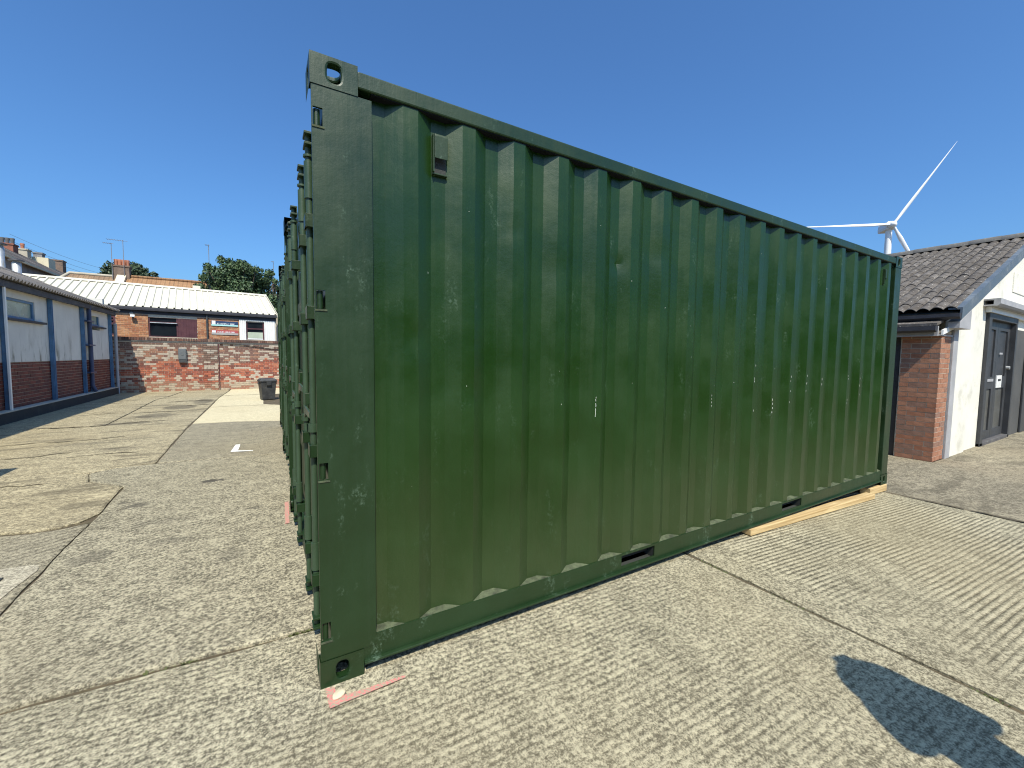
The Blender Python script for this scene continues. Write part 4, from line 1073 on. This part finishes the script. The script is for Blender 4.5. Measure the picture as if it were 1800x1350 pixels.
# roof tiles: double-roman concrete tiles, each its own piece where the photograph shows them
tw, tg = .30, .335
def roman():
    mb = MB(); n = 12; prof = []
    for i in range(n + 1):
        t = i / n; prof.append((t * tw, .044 * (abs(math.sin(2 * math.pi * t)) ** .8) if True else 0))
    k = len(prof); ln = .42
    vs = [(-0.0 + 0, -y, z) for y, z in prof] + [(ln, -y, z) for y, z in prof] + [(0, -y, z - .009) for y, z in prof] + [(ln, -y, z - .009) for y, z in prof]
    fs = [(i + 1, i, k + i, k + i + 1) for i in range(k - 1)] + [(i, i + 1, 2 * k + i + 1, 2 * k + i) for i in range(k - 1)]
    fs += [(0, 2 * k, 3 * k, k), (k - 1, 2 * k - 1, 4 * k - 1, 3 * k - 1)]
    mb.add(vs, fs); return mb
ncol, nrw = 8, 14
tilt = -sl + math.atan2(.008, tg)
tm = roman().build('roof_tile', M['tile'], rb); first = True
for r in range(nrw):
    for c in range(ncol):
        if first: q = tm; first = False
        else: q = link('roof_tile', tm.data, rb)
        q.location = (EX - .06 + r * tg * math.cos(sl), GY - .12 + (c + 1) * tw, EZ + .045 + r * tg * math.sin(sl) + random.uniform(-.003, .003))
        q.rotation_euler = (random.uniform(-.012, .012), tilt + random.uniform(-.006, .006), random.uniform(-.006, .006))
mb = MB()
src = roman()
for r in range(nrw):
    for c in range(ncol, 20):
        Mt = Matrix.Translation((EX - .06 + r * tg * math.cos(sl), GY - .12 + (c + 1) * tw, EZ + .045 + r * tg * math.sin(sl))) @ Matrix.Rotation(tilt, 4, 'Y')
        mb.add([Mt @ Vector(p) for p in src.v], src.f)
mb.build('roof_tile_field', M['tile'], rb, kind='stuff')
mb = MB(); mb.add([(EX, GY - .13, EZ + .0), (RX, GY - .13, RZZ), (RX, 6.2, RZZ), (EX, 6.2, EZ)], [(0, 1, 2, 3)]); mb.add([(RX, GY - .13, RZZ + .05), (RX, 6.2, RZZ + .05), (RX + 4.5, 6.2, EZ + .05), (RX + 4.5, GY - .13, EZ + .05)], [(0, 1, 2, 3)])
mb.build('roof_deck', M['ridge'], rb)
rid = None
for k in range(14):
    if rid is None:
        mb = MB(); n = 8
        vs = [(.115 * math.cos(math.pi * i / n), y, .105 * math.sin(math.pi * i / n)) for y in (0, .455) for i in range(n + 1)] + [(.095 * math.cos(math.pi * i / n), y, .085 * math.sin(math.pi * i / n)) for y in (0, .455) for i in range(n + 1)]
        q_ = n + 1
        mb.add(vs, [(i, i + 1, q_ + i + 1, q_ + i) for i in range(n)] + [(i + 1, i, 2 * q_ + i, 2 * q_ + i + 1) for i in range(n)], True)
        rid = mb.build('ridge_tile', M['ridge'], rb); q = rid
    else: q = link('ridge_tile', rid.data, rb)
    q.location = (RX, GY - .13 + k * .45, RZZ + .065 + (k % 2) * .006); q.rotation_euler = (0, 0, 0)
# brick corner with its own low roof
mb = MB(); BX, BY = 8.50, .215
mb.box(BX + .005, 8.965, BY + .005, BY + .455, -.02, 1.985); mb.build('brick_core', M['mortar'], rb)
def brickmesh(a, c):
    m_ = MB(); m_.box(0, a, 0, c, 0, .065); me = bpy.data.meshes.new('brick'); me.from_pydata(m_.v, [], m_.f); me.materials.append(M['porch_brick']); return me
bmesh_cache = {}
def pbrick(x0, x1, y0, y1, z):
    key = (round(x1 - x0, 3), round(y1 - y0, 3))
    if key not in bmesh_cache: bmesh_cache[key] = brickmesh(*key)
    q = link('brick', bmesh_cache[key], rb, bevel=0)
    q.location = (x0 + random.uniform(-.0015, .0015), y0 + random.uniform(-.0015, .0015), z)
course = 0; z = .0
while z < 1.93:
    if course % 2 == 0:
        pbrick(BX, BX + .1025, BY, BY + .215, z); pbrick(BX, BX + .1025, BY + .225, BY + .44, z)
        pbrick(BX + .1125, BX + .3275, BY, BY + .1025, z); pbrick(BX + .3375, BX + .46, BY, BY + .1025, z)
    else:
        pbrick(BX, BX + .215, BY, BY + .1025, z); pbrick(BX + .225, BX + .44, BY, BY + .1025, z)
        pbrick(BX, BX + .1025, BY + .1125, BY + .3275, z); pbrick(BX, BX + .1025, BY + .3375, BY + .445, z)
    z += .075; course += 1
mb = MB(); mb.box(BX - .012, 8.97, BY - .012, BY + .456, -.03, .0 - .002); mb.build('brick_footing', M['slab_step'], rb)
mb = MB(); mb.box(BX + .35, BX + .45, BY + .46, 6.2, -.02, 2.0); mb.box(BX + .06, BX + .14, BY + .47, BY + .56, -.02, 1.95); mb.build('side_door', M['door'], rb)
mb = MB(); mb.box(BX + .07, BX + .10, BY + .575, BY + 1.45, .02, 1.93); mb.build('side_door_leaf', M['door'], rb)
mb = MB(); mb.box(BX + .02, BX + .06, BY + .60, BY + .66, .03, .20); mb.build('door_hinge', M['whiteupvc'], rb)
lr = MB(); lr.prism([(8.32, 2.05), (8.98, 2.20), (8.98, 2.235), (8.32, 2.09)], GY + .03, 6.2, 'y'); lo = lr.build('lean_to_roof', M['tile'], rb)
mb = MB(); mb.prism([(8.22, 2.04), (8.32, 2.04), (8.32, 1.965), (8.26, 1.95), (8.22, 1.98)], GY + .02, 6.2, 'y'); mb.build('lean_to_gutter', M['fascia'], lo)
mb = MB(); mb.box(8.33, 8.37, GY + .02, 6.2, 1.90, 2.045); mb.build('lean_to_fascia', M['lightgrey'], lo)
mb = MB(); mb.prism([(8.375, 1.915), (8.90, 2.03), (8.90, 2.10), (8.375, 1.985)], GY - .03, GY - .005, 'y'); mb.build('barge_board', M['whiteupvc'], lo)
mb = MB(); mb.box(8.375, 8.97, GY + .002, 6.2, 1.905, 1.93); mb.build('soffit', M['lightgrey'], lo)

# ------------------------------------------------------------------ wind turbine far off
hd = Vector((.95279, .30363)); D = 300.0
hx, hy, hz = -.176 + hd.x * D, -1.846 + hd.y * D, 1.419 + .2385 * D
wt_ = thing('wind_turbine', 'tall white three-bladed wind turbine rising behind the roof at right', 'wind turbine', (hx, hy, 0))
yaw_r = math.atan2(hd.y, hd.x)
mb = MB(); mb.lathe([(2.1, 0), (1.85, hz * .4), (1.35, hz - 2.0)], n=24); mb.build('tower', M['turbine'], wt_)
RY = R(26)
Rm = Matrix.Translation((0, 0, hz)) @ Matrix.Rotation(yaw_r + RY, 4, 'Z')      # local -X looks at us, then turned aside
mb = MB(); mb.prism([(-1.9, -2.0), (1.9, -2.0), (2.1, -.6), (1.9, 1.7), (1.1, 2.3), (-1.1, 2.3), (-1.9, 1.7), (-2.1, -.6)], -1.8, 6.5, 'x', Rm); mb.build('nacelle', M['turbine'], wt_, bevel=.3)
mb = MB()
prof = [(1.75, -1.85), (1.75, -3.0), (1.4, -4.2), (.7, -4.9), (.05, -5.1)]
n = 20
vs = [Rm @ Vector((x, r * math.cos(2 * math.pi * i / n), r * math.sin(2 * math.pi * i / n))) for r, x in prof for i in range(n)]
mb.add(vs, [(k * n + i, k * n + (i + 1) % n, (k + 1) * n + (i + 1) % n, (k + 1) * n + i) for k in range(4) for i in range(n)], True); mb.build('hub', M['turbine'], wt_, fix=True)
for a in (2, 122, 242):
    Rb = Rm @ Matrix.Translation((-3.2, 0, 0)) @ Matrix.Rotation(R(a), 4, 'X')
    mb = MB(); st = [(1.2, .7, .7, 0), (4, .75, .65, .3), (8, 1.1, .36, .5), (16, .9, .26, .4), (28, .48, .16, .25), (40, .24, .08, .12), (46, .06, .03, .05)]
    n = 10
    vs = []
    for r_, ch_, th, tw_ in st:
        for i in range(n):
            t = 2 * math.pi * i / n; cx_, cz_ = ch_ * math.cos(t) * (1.0 if math.cos(t) > 0 else .8), th * math.sin(t)
            vs.append(Rb @ Vector((cz_ * math.cos(tw_) + cx_ * math.sin(tw_), -r_ if False else r_ * 1.0, cx_ * math.cos(tw_) - cz_ * math.sin(tw_))))
    mb.add(vs, [(k * n + i, k * n + (i + 1) % n, (k + 1) * n + (i + 1) % n, (k + 1) * n + i) for k in range(len(st) - 1) for i in range(n)], True)
    mb.build('blade', M['turbine'], wt_, fix=True)

# ------------------------------------------------------------------ trees
def tree(name, label, base, lumps, nleaf, size, seed, dark, light, h):
    rg = random.Random(seed)
    root = thing(name, label, 'tree', base)
    mb = MB()
    mb.tube((0, 0, 0), (.15, 0, h * .45), h * .035, h * .022, n=10)
    for (cx, cy, cz, r) in lumps:
        mb.tube((.15, 0, h * .42 * rg.uniform(.7, 1)), (cx, cy, cz), h * .014, h * .003, n=6)
    mb.build('trunk', M['bark'], root)
    mb = MB()
    tot = sum(l[3] ** 2 for l in lumps)
    for (cx, cy, cz, r) in lumps:
        for k in range(int(nleaf * r * r / tot)):
            d = Vector((rg.gauss(0, 1), rg.gauss(0, 1), rg.gauss(0, 1))).normalized()
            rr = r * rg.random() ** .4 * (1 + .28 * mnoise.noise(d * 2.6 + Vector((cx, cy, cz))))
            p = Vector((cx, cy, cz)) + d * rr
            nn = (d + Vector((rg.gauss(0, .6), rg.gauss(0, .6), rg.gauss(0, .6)))).normalized()
            a = nn.orthogonal().normalized(); a.rotate(Matrix.Rotation(rg.uniform(0, 6.28), 3, nn)); c = nn.cross(a)
            s = size * rg.uniform(.5, 1.15); t = rg.random()
            mb.cur = tuple(dark[i] + (light[i] - dark[i]) * t for i in range(3))
            mb.add([p + a * s, p + c * s * .55 + nn * s * .1, p - a * s, p - c * s * .55 + nn * s * .1], [(0, 1, 2, 3)])
    mb.build('crown', M['leaf'], root)
    return root
rg = random.Random(21)
lum = []
for i in range(26):
    a = rg.uniform(0, 6.28); q = rg.uniform(.3, 2.5)
    hh = rg.uniform(3.9, 6.9); sc = 1 - max(0, (hh - 5.2) / 4.5)
    lum.append((q * math.cos(a) * sc, q * math.sin(a) * .8 * sc, hh, rg.uniform(.65, 1.0)))
for i in range(34):
    a = rg.uniform(0, 6.28); t = rg.uniform(.1, 1.45); lum.append((2.75 * math.cos(a) * math.cos(t - .1) * rg.uniform(.85, 1.1), 2.0 * math.sin(a) * math.cos(t - .1), 5.0 + 2.9 * math.sin(t) * rg.uniform(.85, 1.1), rg.uniform(.22, .42)))
lum += [(.2, 0, 7.3, .8), (-1.2, 0, 6.7, .75), (1.3, -.2, 6.9, .7), (-2.2, 0, 5.4, .8), (2.3, 0, 5.0, .8)]
tree('leafy_tree', 'broad dark green leafy tree just behind the white metal roof', (-1.55, 34, 0), lum, 30000, .12, 5, (.026, .055, .026), (.10, .15, .06), 8.2)
lum = [(-2.2, 0, 9.2, 1.0), (-1.0, 0, 10.3, 1.3), (.6, 0, 10.5, 1.3), (1.9, 0, 9.5, 1.3), (0, 0, 9.0, 1.8), (-1.6, 1, 8.2, 1.4), (2.6, 0, 8.6, 1.1), (1.2, 1, 7.8, 1.8)]
tree('leafy_tree', 'rounded green tree behind the house chimney with two aerials', (-13.3, 62, 0), lum, 15000, .20, 8, (.022, .045, .024), (.07, .10, .045), 11.5)
lum = [(0, 0, 8.4, .8), (.9, 0, 8.2, .7), (-.8, 0, 8.0, .7), (.2, 0, 7.6, 1.0)]
tree('small_tree', 'small dark treetop at the end of the grey terrace row', (-16.6, 70, 0), lum, 2500, .25, 9, (.02, .04, .022), (.06, .09, .04), 9)

# ------------------------------------------------------------------ houses beyond
def chimney(parent, x, y, z0, z1, w, d, mat, pots, potmat):
    mb = MB(); mb.box(x - w / 2, x + w / 2, y - d / 2, y + d / 2, z0, z1 - .12); mb.box(x - w / 2 - .05, x + w / 2 + .05, y - d / 2 - .05, y + d / 2 + .05, z1 - .119, z1)
    ch = mb.build('chimney', mat, parent)
    for i in range(pots):
        px = x + (i - (pots - 1) / 2) * w / max(pots, 1) * .95; pm = MB(); pm.lathe([(.11, z1 + .001), (.12, z1 + .25), (.14, z1 + .42), (.13, z1 + .46)], px, y, 12); pm.build('chimney_pot', potmat, ch)
def house(label, x0, x1, y0, y1, eave, ridge, wall, roof, hip0=0, hip1=0):
    h = thing('house', label, 'house', (0, 0, 0), 0, 'houses behind the yard')
    mb = MB(); mb.box(x0, x1, y0, y1, 0, eave); mb.add([(x0, y0, eave), (x0, y1, eave), (x0, (y0 + y1) / 2, ridge)], [(0, 1, 2)]) if not hip0 else None
    if not hip1: mb.add([(x1, y0, eave), (x1, y1, eave), (x1, (y0 + y1) / 2, ridge)], [(0, 1, 2)])
    mb.build('wall', wall, h)
    ym = (y0 + y1) / 2; e = .25
    mb = MB(); mb.add([(x0 - (e if hip0 else .05), y0 - e, eave - .1), (x1 + (e if hip1 else .05), y0 - e, eave - .1), (x1 + .05 - hip1, ym, ridge), (x0 - .05 + hip0, ym, ridge), (x0 - (e if hip0 else .05), y1 + e, eave - .1), (x1 + (e if hip1 else .05), y1 + e, eave - .1)],
                      [(0, 1, 2, 3), (3, 2, 5, 4)] + ([(4, 0, 3)] if hip0 else []) + ([(1, 5, 2)] if hip1 else []))
    r = mb.build('roof', roof, h)
    s = r.modifiers.new('thick', 'SOLIDIFY'); s.thickness = .12; s.offset = -1
    mb = MB(); mb.tube((x0 + hip0, ym, ridge + .04), (x1 - hip1, ym, ridge + .04), .11, n=8)
    if hip0: mb.tube((x0 - e, y0 - e, eave), (x0 + hip0, ym, ridge + .04), .10, n=6)
    mb.build('ridge', M['house_wall'] if hip0 else roof, r)
    return h
h1 = house('hip-roofed house with brown pantiles left of the paired chimney pots', -13.6, -9.75, 39.2, 44.8, 5.0, 7.25, M['house_wall'], M['roof_brown'], 1.15, 0)
mb = MB(); mb.box(-8.6, -8.2, 35.0, 38.9, 0, 5.6); mb.prism([(-8.7, 5.6), (-7.6, 5.6), (-7.9, 6.25), (-8.1, 6.25)], 35.0, 38.9, 'y') if False else None
h2 = house('house with long orange-brown pantiled roof right of the chimney', -9.2, -4.1, 39.2, 44.8, 5.0, 7.35, M['house_wall'], M['roof_orange'])
chimney(h2, -9.5, 42, 5, 8.15, .95, .6, M['stack_brown'], 4, M['pot'])
mb = MB(); mb.prism([(38.9, 5.1), (42, 7.65), (45.1, 5.1)], -9.74, -9.22, 'x'); mb.build('party_parapet', M['cream'], h2)
def aerial(label, x, y, z0, z1, yagi, w):
    o = thing('tv_aerial', label, 'aerial', (x, y, z0), 0, 'television aerials on the far roofs')
    mb = MB(); mb.tube((0, 0, 0), (0, 0, z1 - z0), .022, n=6); mb.build('mast', M['aerial'], o)
    mb = MB(); mb.tube((-w, 0, z1 - z0 - .05), (w * .3, 0, z1 - z0 - .05), .014, n=5)
    for k in range(yagi): mb.tube((-w + k * w * 1.2 / yagi, -.25, z1 - z0 - .05), (-w + k * w * 1.2 / yagi, .25, z1 - z0 - .05), .009, n=4)
    mb.build('boom', M['aerial'], o)
aerial('taller television aerial on the four-pot chimney', -9.30, 41.6, 6.9, 10.05, 7, .9)
aerial('shorter television aerial left of the four-pot chimney', -9.98, 41.6, 7.0, 9.75, 5, .45)
aerial('television mast above the left of the broad leafy tree', -3.62, 38, 4.0, 9.75, 4, .2)
aerial('thin aerial at the right edge of the leafy tree', .66, 37.5, 5.0, 8.95, 3, .15)
h3 = thing('house', 'chimney and roof end just right of the leafy tree', 'house', (0, 0, 0), 0, 'houses behind the yard')
mb = MB(); mb.box(.3, 6, 37.5, 43, 0, 5); mb.build('wall', M['house_wall'], h3)
mb = MB(); mb.add([(.2, 37.3, 4.9), (6, 37.3, 4.9), (6, 40.2, 6.7), (.2, 40.2, 6.7), (6, 43.2, 4.9), (.2, 43.2, 4.9)], [(0, 1, 2, 3), (3, 2, 4, 5)]); mb.build('roof', M['roof_brown'], h3)
chimney(h3, .70, 38.4, 4.8, 7.2, .26, .5, M['stack_brown'], 1, M['pot'])
# mast with loose antenna shapes seen beside the tree
# grey terrace at the far left, running away from us
ty = 36.4
labs = ['nearest house of the grey terrace, cut by the left edge of the picture', 'terrace house with the big red-brick chimney and dark pots', 'terrace house with a buff stack, a cream dormer and a squat grey chimney', 'far terrace house with a broad brown chimney']
for i in range(4):
    y0, y1 = ty + i * 5.6, ty + (i + 1) * 5.6 - .02
    h = thing('terrace_house', labs[i], 'house', (0, 0, 0), 0, 'terrace of grey houses')
    ex, ez, rx, rz = -14.6, 7.75, -17.3, 9.45
    mb = MB(); mb.box(-20.0, ex, y0, y1, 0, ez - .05); mb.build('wall', M['house_grey'], h)
    mb = MB(); mb.add([(ex + .35, y0, ez - .12), (ex + .35, y1, ez - .12), (rx, y1, rz), (rx, y0, rz), (-20.3, y1, ez - .12), (-20.3, y0, ez - .12)], [(0, 1, 2, 3), (3, 2, 4, 5)])
    r = mb.build('roof', M['roof_slate'], h); s = r.modifiers.new('thick', 'SOLIDIFY'); s.thickness = .1; s.offset = -1
    mb = MB(); mb.box(ex + .26, ex + .40, y0, y1, ez - .28, ez - .13); mb.build('gutter', M['cream'], h)
    if i: mb = MB(); mb.add([(ex + .40, y0 - .1, ez - .02), (rx, y0 - .1, rz + .14), (rx, y0 + .1, rz + .14), (ex + .40, y0 + .1, ez - .02)], [(0, 1, 2, 3)]); mb.build('party_parapet', M['house_wall'], h)
    for k in range(2):
        for (z0, z1) in ((5.6, 7.0), (3.0, 4.6)):
            f = MB(); ya = y0 + .9 + k * 2.5; f.box(ex + .001, ex + .06, ya, ya + 1.15, z0, z1); fo = f.build('window', M['whiteupvc'], h)
            p = MB(); p.box(ex + .0605, ex + .07, ya + .09, ya + 1.06, z0 + .09, (z0 + z1) / 2 - .04); p.box(ex + .0605, ex + .07, ya + .09, ya + 1.06, (z0 + z1) / 2 + .04, z1 - .09); p.build('pane', M['glass'], fo)
    if i == 1: chimney(h, -17.3, 47.2, 8.2, 9.85, .85, .8, M['stack_red'], 3, M['pot_grey'])
    if i == 2:
        chimney(h, -17.3, 49.6, 8.4, 9.95, .75, .7, M['house_wall'], 1, M['pot'])
        chimney(h, -17.3, 52.6, 8.4, 10.25, .55, .6, M['house_grey'], 0, M['pot_grey'])
        mb = MB(); mb.box(-17.0, -16.0, 50.2, 51.6, 8.3, 9.5); mb.build('dormer', M['cream'], h)
    if i == 3: chimney(h, -17.0, 55.6, 8.4, 10.2, .85, .8, M['stack_brown'], 0, M['pot'])
o = thing('overhead_wires', 'thin overhead wires running from the terrace chimneys towards the tree', 'wires', (0, 0, 0))
for (a, c, sag) in (((-17.3, 47.6, 10.7), (-13.5, 66, 10.9), .5), ((-17.3, 47.6, 10.2), (-13.2, 66, 10.2), .5), ((-17.3, 49.6, 9.9), (-13.0, 66, 9.7), .5)):
    mb = MB(); n = 10; pts = [Vector(a).lerp(Vector(c), t / n) - Vector((0, 0, sag * 4 * (t / n) * (1 - t / n))) for t in range(n + 1)]
    for p, q in zip(pts, pts[1:]): mb.tube(p, q, .011, n=5, cap=False)
    mb.build('wire', M['aerial'], o)

# unseen long building, added behind the camera to darken the reflections in the paint
o = thing('added_rear_building', 'long brick building added out of view behind the camera to darken paint reflections', 'building', (1.5, -15, 0))
mb = MB(); mb.box(-20, 20, -6, 0, -.05, 4.6); mb.build('wall', M['stack_brown'], o)
mb = MB(); mb.add([(-20.4, .35, 4.55), (20.4, .35, 4.55), (20.4, -3, 6.1), (-20.4, -3, 6.1), (20.4, -6.35, 4.55), (-20.4, -6.35, 4.55)], [(0, 1, 2, 3), (3, 2, 4, 5)]); mb.build('roof', M['roof_slate'], o)
for k in range(8):
    f = MB(); f.box(-17 + k * 4.6, -15.4 + k * 4.6, .001, .05, 1.2, 2.6); fo = f.build('window', M['maroon'], o)
    p = MB(); p.box(-16.9 + k * 4.6, -15.5 + k * 4.6, .0505, .06, 1.3, 2.5); p.build('pane', M['glass'], fo)

# ------------------------------------------------------------------ person standing just outside the frame, whose shadow falls on the concrete
def person(px, py):
    o = thing('person', 'person in navy jacket holding up a phone, shadow on the right-hand concrete', 'person', (px, py, 0), R(-16))
    def skin_mesh(name, verts, edges, radii, mat, parent, root=0, sub=2):
        me = bpy.data.meshes.new(name); me.from_pydata(verts, edges, [])
        q = bpy.data.objects.new(name, me); C.objects.link(q); q.parent = parent
        sk = q.modifiers.new('skin', 'SKIN')
        for i, r in enumerate(radii):
            me.skin_vertices[0].data[i].radius = (r, r) if not isinstance(r, tuple) else r
        me.skin_vertices[0].data[root].use_root = True
        sk.use_smooth_shade = True
        ss = q.modifiers.new('sub', 'SUBSURF'); ss.levels = sub; ss.render_levels = sub
        me.materials.append(mat); return q
    v = [(0, 0, .92), (0, 0, 1.10), (0, 0, 1.26), (0, .01, 1.38), (0, .02, 1.45), (0, .03, 1.53), (0, .03, 1.58), (0, .02, 1.66),
         (.10, 0, .86), (.11, .02, .48), (.11, -.01, .09), (.11, .13, .04), (-.10, 0, .86), (-.11, .02, .48), (-.11, -.01, .09), (-.11, .13, .04),
         (.15, .02, 1.36), (.19, .06, 1.17), (.15, .09, 1.36), (.05, .13, 1.47), (-.15, .02, 1.36), (-.19, .06, 1.17), (-.15, .09, 1.36), (-.04, .13, 1.47)]
    e = [(0, 1), (1, 2), (2, 3), (3, 4), (4, 5), (5, 6), (6, 7), (0, 8), (8, 9), (9, 10), (10, 11), (0, 12), (12, 13), (13, 14), (14, 15), (3, 16), (16, 17), (17, 18), (18, 19), (3, 20), (20, 21), (21, 22), (22, 23)]
    r = [(.15, .11), (.14, .10), (.16, .11), (.11, .09), (.055, .055), (.075, .085), (.08, .095), (.05, .06), .085, .06, .042, .035, .085, .06, .042, .035, .075, .068, .06, .04, .075, .068, .06, .04]
    body = skin_mesh('body', v, e, r, M['jacket'], o)
    bm = bmesh.new(); bmesh.ops.create_icosphere(bm, subdivisions=3, radius=1)
    for q in bm.verts: q.co = Vector((q.co.x * .085, q.co.y * .10 + .02, q.co.z * .115 + 1.60))
    me = bpy.data.meshes.new('head'); bm.to_mesh(me); bm.free(); me.materials.append(M['skin']); [setattr(p, 'use_smooth', True) for p in me.polygons]; link('head', me, body)
    bm = bmesh.new(); bmesh.ops.create_icosphere(bm, subdivisions=3, radius=1)
    for q in bm.verts: q.co = Vector((q.co.x * .172, q.co.y * .15 - .005, max(q.co.z, -.95) * .20 + 1.55))
    me = bpy.data.meshes.new('hair'); bm.to_mesh(me); bm.free(); me.materials.append(M['hair']); [setattr(p, 'use_smooth', True) for p in me.polygons]; link('hair', me, body)
    for sd, hx_ in ((1, .05), (-1, -.04)):
        vs = [(hx_, .13, 1.47), (hx_ - sd * .01, .15, 1.52)]; es = [(0, 1)]; rs_ = [.03, .032]
        for k in range(4):
            b0 = len(vs); vs += [(hx_ + sd * (.01 - k * .008), .165, 1.535 + k * .012), (hx_ - sd * .015, .195, 1.545 + k * .014), (hx_ - sd * .035, .19, 1.55 + k * .014)]; es += [(1, b0), (b0, b0 + 1), (b0 + 1, b0 + 2)]; rs_ += [.011, .010, .008]
        b0 = len(vs); vs += [(hx_ - sd * .015, .135, 1.545), (hx_ - sd * .04, .14, 1.555)]; es += [(1, b0), (b0, b0 + 1)]; rs_ += [.012, .010]
        skin_mesh('hand', vs, es, rs_, M['skin'], body, 0, 1)
    return o
PX, PY = 1.80, -2.35
pe = person(PX, PY)
ph = MB(); ph.box(-.038, .038, -.004, .004, -.075, .075); po = ph.build('phone', M['phone'], bevel=.003)
pa = R(-16)
po.location = (PX - .18 * math.sin(pa) - .01, PY + .18 * math.cos(pa), 1.535); po.rotation_euler = (R(-5), 0, pa); tag(po, 'black phone held up by the person beside the camera', 'phone')
